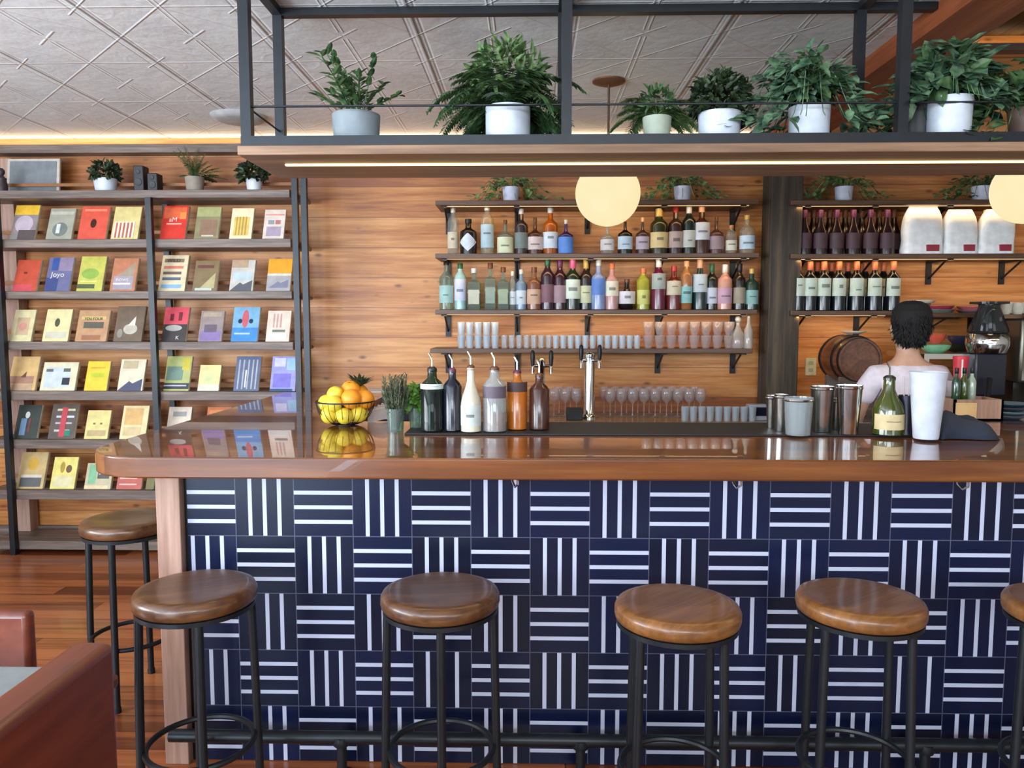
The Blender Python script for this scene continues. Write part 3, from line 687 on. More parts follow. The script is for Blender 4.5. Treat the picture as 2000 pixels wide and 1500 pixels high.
zA = wshelf(850, 1483, 495, 'upper bottle shelf left of the timber post, second from the top', BL, glow=1.4)
zB = wshelf(850, 1479, 605, 'lower bottle shelf left of the timber post, holding the crowded bottle row', BL, glow=2.2)
zG = wshelf(840, 1470, 681, 'lowest wall shelf left of the timber post, holding the drinking glasses', BL)
BR = (1562, 1690, 1832, 1978)
zR0 = wshelf(1545, 2140, 393, 'topmost shelf right of the timber post, holding plants', BR, glow=1.6)
zR1 = wshelf(1545, 2140, 497, 'middle shelf right of the timber post, holding the white coffee bags', BR, glow=1.6)
zR2 = wshelf(1545, 1752, 607, 'short shelf of white-labelled wine right of the timber post', (1562, 1687), glow=1.2)
zR3 = wshelf(1772, 1935, 611, 'short shelf right of the bartender holding pink trays', (1832, 1915), drop=.10)
zR4 = wshelf(1948, 2140, 612, 'shelf with white cups at the picture edge', (2010,), drop=.10)

CAPS = {'black': (24, 24, 26), 'gold': (196, 160, 84), 'silver': (190, 190, 190), 'white': (214, 208, 196), 'red': (160, 40, 40), 'pink': (200, 90, 130), 'orange': (196, 104, 66), 'green': (40, 90, 60), 'brown': (96, 56, 34), 'cork': (176, 120, 72), 'plum': (92, 40, 70), 'peach': (220, 160, 120)}
PROF = {
 'wine': [(0, .015), (.8, 0), (1, .015), (1, .62), (.93, .68), (.55, .75), (.37, .80), (.36, .93)],
 'burg': [(0, .015), (.8, 0), (1, .015), (1, .42), (.88, .52), (.55, .66), (.38, .76), (.35, .93)],
 'spirit': [(0, .01), (.85, 0), (1, .015), (1, .60), (.93, .66), (.45, .73), (.34, .76), (.33, .92)],
 'tall': [(0, .01), (.85, 0), (1, .015), (1, .70), (.8, .76), (.42, .82), (.38, .92)],
 'squat': [(0, .01), (.85, 0), (1, .02), (1, .50), (.95, .56), (.5, .62), (.22, .67), (.2, .9)],
 'round': [(0, .01), (.6, 0), (.88, .08), (1, .22), (.96, .40), (.7, .55), (.35, .66), (.28, .72), (.27, .92)],
 'square': [(0, .01), (1.15, 0), (1.25, .015), (1.25, .62), (1.1, .67), (.45, .71), (.38, .74), (.36, .9)],
}
def bottle(x, y, z, r, h, kind, body, lab, cap, label, group, labshape='band', name='bottle', labz=(.14, .48), cat='bottle', rz=0.0, fill=None, pour=False):
    t = thing(name, label, cat, (x, y, z), group, rz)
    pr = [(a*r, b*h) for a, b in PROF[kind]]
    last = pr[-1]; pr += [(last[0]*1.12, last[1]), (last[0]*1.12, last[1]+.02*h), (last[0]*.8, last[1]+.022*h), (0, last[1]+.022*h)]
    sq = kind == 'square'
    bm = body if not isinstance(body, tuple) else mat(body, .2, coat=.22)
    MB().lathe(pr, 4 if sq else 16, rot=PI/4 if sq else 0).build('glass', bm, t, smooth=50)
    if fill:
        col, f = fill; pf = [(a*r*.93, b*h+.004) for a, b in PROF[kind] if b <= f]; pf.append((pf[-1][0], f*h)); pf.append((0, f*h))
        MB().lathe(pf, 4 if sq else 16, rot=PI/4 if sq else 0).build('liquid', mat(col, .15), t, smooth=50)
    if lab:
        lm = mat(lab, .6)
        if labshape == 'diamond':
            m = MB(); vs = []; NR = 8
            for k_ in range(NR+1):
                v = k_/NR; hw = 1.15*(1-abs(2*v-1))*.98+.02; z_l = (labz[0]+(labz[1]-labz[0])*v)*h
                rr = r*1.03 if z_l < .6*h else r*.99
                for q_ in range(7):
                    a_ = hw*(q_-3)/3; vs.append((math.sin(a_)*rr, -math.cos(a_)*rr, z_l))
            m.add(vs, [(k_*7+q_, k_*7+q_+1, k_*7+q_+8, k_*7+q_+7) for k_ in range(NR) for q_ in range(6)]); m.build('sticker', lm, t, smooth=0)
        elif sq:
            e = r*1.25*.7071; MB().box((-e*.86, -e-.0015, labz[0]*h), (e*.86, -e+.002, labz[1]*h)).build('sticker', lm, t)
        else:
            MB().arc_label(r*1.015, labz[0]*h, labz[1]*h, -1.35, 1.35).build('sticker', lm, t)
            if sum(lab) > 420:
                q0 = rv(.3, .6); hw = rv(.25, .7); MB().arc_label(r*1.022, (labz[0]+(labz[1]-labz[0])*q0)*h, (labz[0]+(labz[1]-labz[0])*(q0+rv(.05, .22)))*h, -hw, hw).build('sticker_print', mat(tuple(int(k*.62) for k in lab), .6), t)
    cc = CAPS[cap]; nr = last[0]
    if pour:
        MB().lathe([(0, .92*h), (nr*1.1, .92*h), (nr*1.1, .97*h), (nr*.6, 1.0*h)], 12).build('stopper', mat(cc, .4), t)
        MB().tube([(0, 0, h), (0, 0, h+.028), (-.012, 0, h+.05)], .0035, 6).build('spout', CHROME, t)
    else:
        MB().lathe([(nr*1.05, .82*h if kind in ('wine', 'burg') else .88*h), (nr*1.18, .83*h if kind in ('wine', 'burg') else .885*h), (nr*1.18, .995*h), (nr*1.1, h), (0, h)], 14).build('cap', mat(cc, .45, .2), t)
    return t
CL = glass((226, 232, 226), .14, .08); CG = glass((180, 206, 176), .12, .08); AMB = mat((150, 76, 20), .12, coat=.6)
CY = glass((236, 222, 170), .16, .08)
def row(data, z, by, shelfname, group, Y=YSm):
    prev = None
    for i, (px, wpx, top, kind, body, lab, cap, desc, *k) in enumerate(data):
        kw = k[0] if k else {}
        x = xat(px, Y, by); zt_ = zat(top, Y, px); r = wpx/2/1500*Y*.98
        bottle(x, Y+rv(-.015, .015), z, r, zt_-z, kind, body, lab, cap, '%s, %s from the timber post on the %s' % (desc, ORD[len(data)-1-i], shelfname), group, **kw)
DK_ = (24, 18, 18); DG = (22, 34, 22); DP = (44, 22, 34)
rowA = [
 (885, 22, 404, 'tall', CL, (206, 196, 170), 'white', 'clear bottle, pale label'),
 (915, 34, 428, 'spirit', DK_, (206, 216, 226), 'black', 'black bottle, white diamond label', {'labshape': 'diamond', 'labz': (.10, .60)}),
 (952, 26, 400, 'tall', CY, (170, 196, 206), 'white', 'clear bottle, narrow blue label', {'labz': (.14, .6)}),
 (987, 32, 430, 'squat', CG, (206, 210, 176), 'brown', 'squat bottle, pale green label', {'labz': (.05, .5)}),
 (1018, 27, 408, 'spirit', (48, 40, 44), (110, 124, 122), 'silver', 'dark bottle, grey label'),
 (1045, 32, 425, 'squat', (70, 40, 30), (204, 188, 184), 'brown', 'brown bottle, pinkish label'),
 (1075, 30, 405, 'spirit', AMB, (200, 214, 224), 'silver', 'amber bottle, pale blue label'),
 (1105, 30, 430, 'squat', (44, 34, 84), (84, 130, 204), 'silver', 'dark blue bottle, bright blue label', {'labz': (.04, .5)}),
 (1186, 28, 436, 'squat', CL, (206, 200, 200), 'white', 'clear bottle, whitish label'),
 (1220, 29, 425, 'squat', DK_, (176, 196, 210), 'orange', 'dark bottle, light blue label'),
 (1254, 27, 425, 'squat', (66, 44, 44), (176, 160, 172), 'peach', 'dark bottle, mauve label'),
 (1286, 35, 408, 'wine', (40, 44, 20), (206, 184, 130), 'gold', 'green-black bottle, cream label'),
 (1318, 29, 405, 'spirit', (50, 30, 28), (170, 150, 142), 'red', 'dark bottle, grey-brown label'),
 (1344, 27, 400, 'wine', (20, 32, 26), (186, 190, 180), 'white', 'dark green bottle, pale label'),
 (1369, 32, 404, 'spirit', (62, 32, 22), (196, 200, 206), 'peach', 'amber bottle, high white label', {'labz': (.3, .66)}),
 (1398, 30, 424, 'squat', (84, 52, 48), (150, 126, 130), 'brown', 'brown bottle, mauve-brown label'),
 (1427, 22, 440, 'tall', CY, (214, 206, 186), 'cork', 'small golden bottle, cream label'),
 (1459, 31, 420, 'spirit', CY, (190, 208, 220), 'gold', 'gold-necked bottle, light blue label')]
row(rowA, zA, 493, 'upper bottle shelf', 'bottles on the upper shelf')
rowB = [
 (872, 28, 506, 'spirit', CG, (160, 196, 190), 'black', 'clear bottle, teal label, black cap'),
 (899, 24, 514, 'tall', (150, 190, 190), (200, 206, 232), 'green', 'pale bottle with green neck', {'labz': (.2, .66)}),
 (926, 28, 524, 'square', CG, (190, 190, 170), 'silver', 'square clear bottle, pale label'),
 (958, 24, 514, 'square', CG, (140, 156, 140), 'brown', 'square greenish bottle, grey label'),
 (983, 24, 522, 'square', CG, (150, 164, 136), 'brown', 'square greenish bottle, olive label'),
 (1001, 14, 530, 'tall', CL, (206, 214, 220), 'white', 'thin clear bottle, white label'),
 (1018, 22, 526, 'spirit', (110, 136, 160), (196, 206, 214), 'silver', 'blue-grey bottle, white label'),
 (1043, 28, 522, 'spirit', (120, 76, 56), (196, 160, 136), 'brown', 'copper brown bottle'),
 (1069, 27, 502, 'wine', (50, 30, 44), (120, 84, 96), 'green', 'dark purple wine bottle, green neck'),
 (1093, 27, 506, 'wine', (48, 20, 34), (150, 124, 134), 'plum', 'dark plum wine bottle'),
 (1118, 30, 507, 'wine', (24, 40, 28), (204, 214, 200), 'pink', 'green wine bottle, pink cap', {'labz': (.22, .6)}),
 (1144, 26, 507, 'wine', (40, 30, 26), (196, 196, 160), 'gold', 'dark wine bottle, gold neck'),
 (1168, 28, 508, 'spirit', (120, 140, 180), (84, 120, 190), 'silver', 'clear bottle, bright blue label', {'labz': (.3, .62)}),
 (1194, 27, 515, 'spirit', (176, 132, 130), (214, 208, 186), 'orange', 'pink-footed bottle, white label', {'labz': (.3, .62)}),
 (1224, 33, 545, 'round', DK_, (206, 202, 206), 'brown', 'squat black bottle, round white label', {'labz': (.2, .6)}),
 (1256, 26, 524, 'tall', (150, 150, 50), (196, 196, 110), 'orange', 'yellow-green bottle'),
 (1285, 28, 504, 'wine', (92, 20, 50), (150, 160, 156), 'white', 'crimson bottle, long white neck', {'labz': (.4, .7)}),
 (1315, 30, 520, 'spirit', (96, 30, 26), (196, 184, 160), 'red', 'red-amber bottle, cream label', {'labz': (.34, .66)}),
 (1339, 23, 510, 'tall', (150, 100, 60), (130, 180, 180), 'peach', 'orange bottle, teal label'),
 (1366, 29, 506, 'burg', (18, 46, 46), (176, 190, 196), 'peach', 'dark teal bottle, pale label', {'labz': (.35, .7)}),
 (1390, 24, 515, 'wine', (20, 26, 22), (190, 194, 206), 'green', 'black-green wine bottle, white label'),
 (1414, 28, 517, 'wine', (196, 140, 120), (190, 150, 170), 'white', 'peach pink bottle'),
 (1442, 24, 515, 'wine', (34, 26, 20), (150, 140, 120), 'black', 'black-brown wine bottle, small label'),
 (1467, 27, 525, 'spirit', (40, 66, 54), (136, 176, 170), 'gold', 'dark green bottle, teal label')]
row(rowB, zB, 603, 'lower bottle shelf', 'bottles on the lower shelf')
# right of the post: dark wine rows
for i, px in enumerate((1563, 1594, 1625, 1657, 1690, 1722)):
    bottle(xat(px, 5.08), 5.08, zR1, .046, zat(412, 5.08)-zR1, 'burg', (34, 18, 24), (74, 50, 58), 'plum', 'dark burgundy bottle, %s from the timber post in the front rank above the white-labelled wines' % ORD[i], 'dark bottles beside the coffee bags')
for i, px in enumerate((1580, 1611, 1641, 1673, 1706, 1735)):
    bottle(xat(px, 5.20), 5.20, zR1, .046, zat(412, 5.2)-zR1, 'burg', (30, 16, 20), (80, 56, 60), 'brown', 'dark burgundy bottle, %s from the timber post in the back rank above the white-labelled wines' % ORD[i], 'dark bottles beside the coffee bags')
for i, px in enumerate((1554, 1577, 1604, 1633, 1667, 1702, 1738)):
    bottle(xat(px, 5.06), 5.06, zR2, .045, zat(512, 5.06)-zR2, 'wine', (14, 20, 28), (196, 206, 188), 'orange', 'white-labelled red wine bottle, %s from the timber post, front of the short shelf' % ORD[i], 'white-labelled wine bottles', labz=(.3, .66))
for i, px in enumerate((1590, 1618, 1650, 1684, 1719)):
    bottle(xat(px, 5.20), 5.20, zR2, .045, zat(514, 5.2)-zR2, 'wine', (16, 20, 24), (190, 196, 176), 'orange', 'white-labelled red wine bottle, %s from the timber post, behind the front ones' % ORD[i], 'white-labelled wine bottles', labz=(.3, .66))

# coffee bags
def coffee_bag(px0, px1, top, label, lean=0):
    Y = 5.06; x = xat((px0+px1)/2, Y, 450); wd = (px1-px0)/1500*Y; h = zat(top, Y)-zR1
    t = thing('coffee_bag', label, 'bag', (x, Y, zR1), 'white coffee bags')
    m = MB(); N_ = 14; rows_ = []
    for k in range(11):
        u = k/10; z = h*u
        ww = wd*.5*(1-.30*max(0, (u-.60)/.40)**1.6)*(1-.03*math.sin(PI*u)); dd = .055*(1-.15*u) if u < .68 else .047*(1-(u-.68)/.32)+.006
        ww *= 1+.02*math.sin(k*1.7)
        rg = []
        for j in range(24):
            a = 2*PI*j/24; ex = .35
            cx = math.copysign(abs(math.cos(a))**ex, math.cos(a))*ww; cy = math.copysign(abs(math.sin(a))**.6, math.sin(a))*dd*(1+.08*math.sin(3*a+k))
            rg.append((cx+lean*u*u*.02, cy, z))
        rows_.append(rg)
    vs = [v for r_ in rows_ for v in r_]; fs = []
    for k in range(10):
        for j in range(24): fs.append((k*24+j, k*24+(j+1) % 24, (k+1)*24+(j+1) % 24, (k+1)*24+j))
    fs += [tuple(range(23, -1, -1)), tuple(240+j for j in range(24))]
    m.add(vs, fs); m.build('bag', mat((236, 238, 238), .5, name='white_paper'), t, smooth=60)
    MB().box((-wd*.30, -.006, h-.03), (wd*.36, .012, h-.004)).build('fold_clip', mat((206, 200, 176), .5), t)
    MB().box((wd*.02, -.068, .018), (wd*.32, -.050, .058)).build('sticker', mat((140, 34, 52), .5), t)
coffee_bag(1763, 1838, 405, 'white coffee bag with dark red sticker, next to the dark bottles')
coffee_bag(1841, 1905, 412, 'white coffee bag with dark red sticker, middle one of the three')
coffee_bag(1908, 1976, 412, 'white coffee bag with dark red sticker, nearest the picture edge', 1)
# small plants on the top shelves
for px, z, lab, lm in ((998, zA0, 'small white pot with trailing greenery on the topmost shelf left of the globe lamp', G2), (1333, zA0, 'small white pot with long trailing leaves on the topmost shelf between globe and post', G2),
                   (1648, zR0, 'small white pot with spreading greenery on the topmost shelf right of the post', G2), (1915, zR0, 'small pale pot with greenery above the coffee bags', G1)):
    t = thing('potted_plant', lab, 'plant', (xat(px, 5.1, 380), 5.1, z), 'small plants on the bottle shelves')
    pot(t, .056, .10, mat((200, 204, 222), .5)); trailing(t, .10, 16, lm, R=.24, leafL=.045, leafW=.028, fall=.09, up=.06, ys=.35, pr=.05)

# ------------------------------------------------------------------ glassware on the lowest shelf
def tumbler(x, y, z, r, h, label, group, mt=None, name='drinking_glass', taper=.82):
    m = MB(); m.lathe([(0, .006), (r*taper*.9, .004), (r*taper, 0), (r, h), (r-.0025, h), (r*taper-.003, .012), (0, .012)], 16)
    o = m.build(name, mt or GL, loc=(x, y, z), smooth=50)
    return tag(o, label, 'glass', group)
GL = glass((238, 242, 246), .16, .10); GLB = glass((226, 238, 250), .34, .14); GLP = glass((240, 226, 222), .18, .12)
k = 0
for lv in range(2):
    for i in range(5):
        px = 901+i*16.5
        for dy in (0,):
            Y = 5.06
            tumbler(xat(px, Y, 650), Y, zG+lv*.087, .026, .084, 'clear tall glass in the stacked block, %s from the shelf end, %s tier' % (ORD[i], ('lower', 'upper')[lv]), 'stacked tall glasses at the shelf end', GLB)
for i in range(19):
    px = 985+i*14.4; Y = 5.05
    tumbler(xat(px, Y, 670), Y, zG, .022, .085, 'low clear glass on the lowest wall shelf, %s from the tall glass block' % ORD[i], 'low glasses in a row', GLB if i > 6 else GL)
def coupe(x, y, z, s, label, group, mt, name='stemmed_glass', flip=False, cat='glass', wine=False):
    t = s
    if wine: pr = [(0, 0), (.032, .001), (.033, .003), (.006, .008), (.0035, .02), (.0035, .085), (.012, .092), (.030, .112), (.036, .135), (.034, .165), (.029, .185)]
    else: pr = [(0, 0), (.032, .001), (.033, .003), (.006, .008), (.0035, .02), (.0035, .075), (.010, .082), (.036, .095), (.044, .115), (.045, .13)]
    pr = [(a*t, b*t) for a, b in pr]
    if flip: H = pr[-1][1]; pr = [(a, H-b) for a, b in reversed(pr)]
    return tag(MB().lathe(pr, 16).build(name, mt, loc=(x, y, z), smooth=50), label, cat, group)
for i in range(8):
    for lv in range(2):
        px = 1266+i*22.5; Y = 5.08
        m = MB(); m.lathe([(0, .004), (.022, 0), (.034, .05), (.036, .085), (.034, .085), (.032, .05), (0, .008)], 18)
        tag(m.build('drinking_glass', GLP, loc=(xat(px, Y, 660), Y, zG+lv*.088), smooth=50), 'rounded glass stacked before the bracket end, %s from the low glasses, %s tier' % (ORD[i], ('lower', 'upper')[lv]), 'glass', 'stacked rounded glasses')
t = thing('decanter', 'clear stoppered decanter at the end of the lowest shelf by the post', 'decanter', (xat(1441, 5.08, 650), 5.08, zG))
MB().lathe([(0, 0), (.04, 0), (.045, .02), (.042, .09), (.02, .13), (.014, .15), (.016, .17)], 18).build('vessel', glass((230, 220, 205), .25, .12), t)
MB().ball((0, 0, .19), .02).build('stopper', glass((240, 240, 240), .4, .2), t)
t = thing('decanter', 'narrow clear bottle beside the timber post, end of the lowest shelf', 'decanter', (xat(1462, 5.06, 650), 5.06, zG))
MB().lathe([(0, 0), (.028, 0), (.03, .02), (.028, .12), (.012, .16), (.011, .21)], 16).build('vessel', glass((226, 210, 180), .3, .12), t)

# ------------------------------------------------------------------ back counter with taps and glasses
ZK = .925
kc = thing('back_counter', 'low back counter with steel top along the board wall behind the bar', 'counter', (0, 0, 0))
MB().box((-1.2, 4.70, ZK-.04), (4.3, YB-.001, ZK)).build('worktop', wood('worktop_oak', (118, 100, 70), (164, 146, 108), axis='X', rough=.25, coat=.4), kc, bevel=.004)
MB().box((-1.16, 4.74, 0), (4.28, YB-.001, ZK-.04)).build('cabinet_body', BLACK, kc)
for i in range(8):
    d_ = MB().box((-.55+i*.6, 4.725, .1), (-.55+i*.6+.57, 4.74, ZK-.08)).build('cabinet_door', mat((48, 40, 34), .5), kc)
    MB().box((-.55+i*.6+.26, 4.71, ZK-.14), (-.55+i*.6+.34, 4.725, ZK-.13)).build('handle', STEEL, d_)
def tap(px, base_z, Y, hc, label, heads=2, r=.035):
    x = xat(px, Y, 740)
    t = thing('beer_tap_tower', label, 'beer tap', (x, Y, base_z), 'beer tap towers')
    MB().lathe([(0, 0), (r*1.7, 0), (r*1.7, .01), (r*1.15, .022), (r, .03), (r, hc-.02), (r*1.15, hc-.015), (r*1.15, hc), (r*.6, hc+.012), (0, hc+.016)], 22).build('column', CHROME, t)
    for s_ in ((-1, 1) if heads == 2 else (0,)):
        xx = s_*.058
        fa = MB(); fa.tube([(xx*.4, 0, hc-.04), (xx, -.05, hc-.035), (xx, -.075, hc-.04), (xx, -.085, hc-.085)], .011, 10); fa.build('faucet', CHROME, t)
        MB().lathe([(0, hc-.03), (.011, hc-.03), (.015, hc+.02), (.013, hc+.055), (.006, hc+.065), (0, hc+.066)], 12, (xx, -.075, 0)).build('tap_handle', BLACK, t)
tap(1151, ZK, 4.95, zat(692, 4.95)-ZK, 'chrome beer tap tower with two black handles behind the bar')
tap(1058, ZK, 4.9, zat(703, 4.9)-ZK, 'slim beer tap tower standing behind the dark brown bottle', r=.02)
for i in range(14):
    for j in range(2):
        px = 1082+i*22+j*10; 
        if 1128 < px < 1172: continue
        if px > 1372: continue
        Y = 5.02+j*.16
        coupe(xat(px, Y, 780), Y, ZK, 1.0, 'upturned wine glass, %s from the slim tap, %s rank on the back counter' % (ORD[i], ('front', 'rear')[j]), 'upturned wine glasses behind the bar', GLP, flip=False, wine=True)
for i in range(9):
    Y = 4.83; px = 1338+i*16.5
    tumbler(xat(px, Y, 790), Y, ZK, .025, .088, 'short clear tumbler on the back counter, %s from the wine glasses' % ORD[i], 'tumblers on the back counter', GLB)
t = tag(MB().box((-.05, -.04, 0), (.05, .04, .075)).build('black_box', mat((22, 22, 26), .5), loc=(xat(1122, 4.86, 790), 4.86, ZK), bevel=.004), 'little black box on the back counter beside the tap column', 'box')
t = thing('card_reader', 'small dark screened device on the back counter before the timber post', 'device', (xat(1480, 4.86, 770), 4.86, ZK))
MB().box((-.06, -.03, 0), (.06, .05, .10)).build('case', mat((150, 155, 170), .4), t, bevel=.005)
MB().box((-.035, -.033, .03), (.055, -.029, .085)).build('screen', mat((20, 24, 40), .15), t)
t = thing('cash_drawer', 'dark grey machine with a pale top behind the fruit bowl', 'machine', (xat(742, 4.85, 780), 4.85, ZK))
MB().box((-.14, -.1, 0), (.22, .2, .16)).build('case', mat((74, 78, 90), .4), t, bevel=.008)
MB().box((-.12, -.08, .16), (.20, .18, .185)).build('lid', mat((204, 212, 220), .4), t, bevel=.006)

# ------------------------------------------------------------------ hanging shelf over the bar
YH0, YH1 = 2.76, 3.17
hs = thing('hanging_shelf', 'black iron frame with wooden plank hung above the bar, carrying the big plants', 'shelf', (0, 0, 0))
zf = zat(262, YH0); zr = zat(283, YH0); s = .018
xs = [xat(477, YH0, 150), xat(1107, YH0, 150), xat(1768, YH0, 150), xat(1768, YH0, 150)+1.2]
xend = 3.6
for x in xs:
    for y in (YH0+s, YH1-s): MB().box((x-s, y-s, zr), (x+s, y+s, ZC if x < BX0 else 3.3)).build('post', STEELBLK, hs)
ztr = zat(20, YH1-s)
m = MB()
m.box((xs[0]-s-.001, YH0-.001, zr-.0005), (xend, YH0+2*s+.001, zr+2*s))
m.build('front_rail', STEELBLK, hs)
MB().box((xs[0]-s-.001, YH1-2*s-.001, zr-.0005), (xend, YH1+.001, zr+2*s)).build('back_rail', STEELBLK, hs)
MB().box((xs[0]-s-.001, YH0-.001, ztr-s), (BX0-.005, YH0+2*s+.001, ztr+s)).build('top_rail', STEELBLK, hs)
MB().box((xs[0]-s-.001, YH1-2*s-.001, ztr-s), (BX0-.005, YH1+.001, ztr+s)).build('top_rail', STEELBLK, hs)
for x in xs[:3]:
    MB().box((x-s, YH0+2*s, ztr-s+.001), (x+s, YH1-2*s, ztr+s-.001)).build('cross_bar', STEELBLK, hs)
    MB().box((x-s, YH0+2*s, zr), (x+s, YH1-2*s, zr+2*s-.001)).build('cross_bar', STEELBLK, hs)
zrod = zat(205, YH0+s)
MB().tube([(xs[0], YH0+s, zrod), (xend, YH0+s, zrod)], .004, 6).tube([(xs[0], YH0+s, zrod), (xs[0], YH1-s, zrod-.0)], .004, 6).build('guard_rod', STEELBLK, hs)
zp0 = zat(300, YH0-.01)
MB().box((xs[0]-s-.01, YH0-.012, zp0), (xend, YH1+.03, zr)).build('plank', SHELFPLANK, hs, bevel=.003)
MB().box((xat(560, YH0+.17, 320), YH0+.15, zp0-.006), (xend, YH0+.165, zp0)).build('glow_strip', mat((255, 222, 150), .5, emit=2.6), hs)
area('under_shelf_light', (1.2, YH0+.157, zp0-.012), (0, 0, 0), 4.6, .02, 11, (1.0, .80, .50))
MB().box((xs[0], YH0+.037, zr+.027), (xend, YH1-.037, zr+.035)).build('shelf_tray', STEELBLK, hs)
PZ = zr+.036
def hplant(px, Y, label): return thing('potted_plant', label, 'plant', (xat(px, Y, 240), Y, PZ), 'large plants on the hanging shelf')
YP = 2.91
t = hplant(696, YP, 'upright dark leafed plant in a grey concrete pot on the hanging shelf'); pot(t, .088, .108, mat((138, 148, 154), .8), .92)
m = MB()
for i in range(20):
    a = rv(0, 2*PI); el = rv(.5, 1.4); L = rv(.10, .26); d = Vector((math.cos(a)*math.cos(el), math.sin(a)*math.cos(el), math.sin(el)))
    p = Vector((rv(-.03, .03), rv(-.03, .03), .11)); pp = [p+d*L*u/6+Vector((0, 0, -.02*(u/6)**2)) for u in range(7)]
    m.tube(pp, .003, 4)
    for u in range(2, 7):
        sd = d.cross(Vector((rv(-.3, .3), rv(-.3, .3), 1))).normalized()
        for s_ in (-1, 1): m.leaf(pp[u], sd*s_+d*.9, Vector((0, 0, 1)), rv(.035, .06), .024, .15)
m.build('foliage', G1, t, smooth=0)
t = hplant(992, YP, 'largest fern with long drooping fronds in a white pot beside the frame post'); pot(t, .083, .130, WHITEC, .97)
fern(t, .122, 110, (.20, .36), G1, 1.35, .030, 1.25); ball_leaves(t, (0, .01, .25), .13, 420, .05, .018, G2, .85)
t = hplant(1283, YP, 'small fern in a pale green pot on the hanging shelf'); pot(t, .053, .092, mat((168, 178, 158), .5)); fern(t, .10, 46, (.13, .22), G2, 1.0, .02, 1.1, pr=.05); ball_leaves(t, (0, 0, .145), .06, 130, .035, .014, G1, .8)
t = hplant(1405, YP, 'dense round dark bush in a low white pot on the hanging shelf'); pot(t, .078, .105, WHITEC, .9); ball_leaves(t, (0, .01, .155), .108, 620, .032, .02, G3, .95); fern(t, .10, 10, (.12, .18), G2, 2.2, .012, 1.4, pr=.075)
t = hplant(1580, YP, 'broad leafed vine spilling round a white pot between two frame posts'); pot(t, .073, .125, WHITEC, .95); trailing(t, .135, 34, G4, R=.24, leafL=.065, leafW=.045, fall=.09, up=.14, steps=7, ys=.6)
ball_leaves(t, (0, .02, .20), .10, 110, .06, .04, G1, .7)
t = hplant(1795, YP+.02, 'leafy plant in a black pot directly behind the right frame post'); pot(t, .07, .125, mat((28, 28, 30), .5)); trailing(t, .12, 20, G1, R=.15, leafL=.06, leafW=.04, fall=.07, up=.10, ys=.6)
t = hplant(1853, YP-.06, 'large heart leafed plant in a white pot right of the right frame post'); pot(t, .075, .135, WHITEC, .93); trailing(t, .145, 34, G4, R=.19, leafL=.085, leafW=.062, fall=.03, up=.14, steps=6, ys=.7)
ball_leaves(t, (0, .02, .21), .10, 110, .07, .045, G1, .9)
t = hplant(2010, YP-.05, 'vine reaching in from the picture edge on the hanging shelf'); pot(t, .07, .10, mat((90, 70, 60), .6)); trailing(t, .10, 22, G1, R=.22, leafL=.07, leafW=.05, fall=.12, up=.13, ys=.7)

# ------------------------------------------------------------------ globe lamps and ceiling disc
YG = 4.1
GLOBEM, _N, _b = newmat('globe_glass'); _b.inputs['Base Color'].default_value = (.02, .02, .02, 1); _b.inputs['Roughness'].default_value = .9; _b.inputs['Specular IOR Level'].default_value = .0; _b.inputs['Emission Color'].default_value = lin((250, 228, 170)); _b.inputs['Emission Strength'].default_value = 1.0
_N.l.new(_N.ramp(_N.noise(_N.obj(), 4, 2), [(.3, lin((255, 240, 194))), (.7, lin((252, 232, 178)))]), _b.inputs['Emission Color'])
def globe(px, py, label):
    c = at(px, py, YG); R = 62/1500*YG*1.0
    t = thing('pendant_lamp', label, 'lamp', (c.x, YG, 0), 'globe pendant lamps')
    MB().ball((0, 0, c.z), R, 40, 24).build('globe_shade', GLOBEM, t, smooth=80)
    MB().tube([(0, 0, c.z+R-.01), (0, 0, ZC)], .006, 8).build('stem', mat((92, 66, 48), .4, .5), t)
    MB().lathe([(0, ZC-.02), (.05, ZC-.02), (.085, ZC-.008), (.085, ZC), (0, ZC)], 24).build('canopy', mat((122, 86, 60), .4, .5), t)
globe(1187, 378, 'glowing globe lamp hanging before the bottle shelves')
c2 = at(2006, 372, YG)
R = 62/1500*YG
t = thing('pendant_lamp', 'glowing globe lamp cut off by the picture edge above the coffee bags', 'lamp', (c2.x, YG, 0), 'globe pendant lamps')
MB().ball((0, 0, c2.z), R, 40, 24).build('globe_shade', GLOBEM, t, smooth=80)
MB().tube([(0, 0, c2.z+R-.01), (0, 0, ZR)], .006, 8).build('stem', mat((92, 66, 48), .4, .5), t)
c = at(485, 243, 4.9)
t = thing('ceiling_light', 'round pale flush light on the tin ceiling seen past the frame post', 'ceiling light', (c.x, 4.75, ZC))
MB().lathe([(0, -.03), (.12, -.03), (.155, -.018), (.17, 0), (0, 0)], 30).build('dish', mat((176, 178, 178), .4), t)

# ------------------------------------------------------------------ things on the bar top
cz = TOPZ
pa = onz(795, 852, cz); pb = onz(1925, 852, cz)
mm = MB(); x0, x1 = onz(795, 845, cz).x, onz(1925, 850, cz).x
mm.box((x0, 2.84, cz), (x1, 3.17, cz+.008))
tag(mm.build('bar_mat', RUBBER, bevel=.003), 'long black rubber mat along the inner side of the bar top', 'mat')
MZ = cz+.009
def barpos(px, py, z=MZ): p = onz(px, py, z); return p
def hgt(px, base, top):
    p = barpos(px, base); return p, at(px, top, p.y).z-MZ
def rad(wpx, Y): return wpx/2/1500*Y
def bar_bottle(px, base, top, wpx, kind, body, lab, cap, label, **kw):
    p, h = hgt(px, base, top)
    return bottle(p.x, p.y, MZ, rad(wpx, p.y), h, kind, body, lab, cap, label, 'pouring bottles on the bar', pour=True, **kw)
CGL = glass((200, 222, 204), .10, .10)
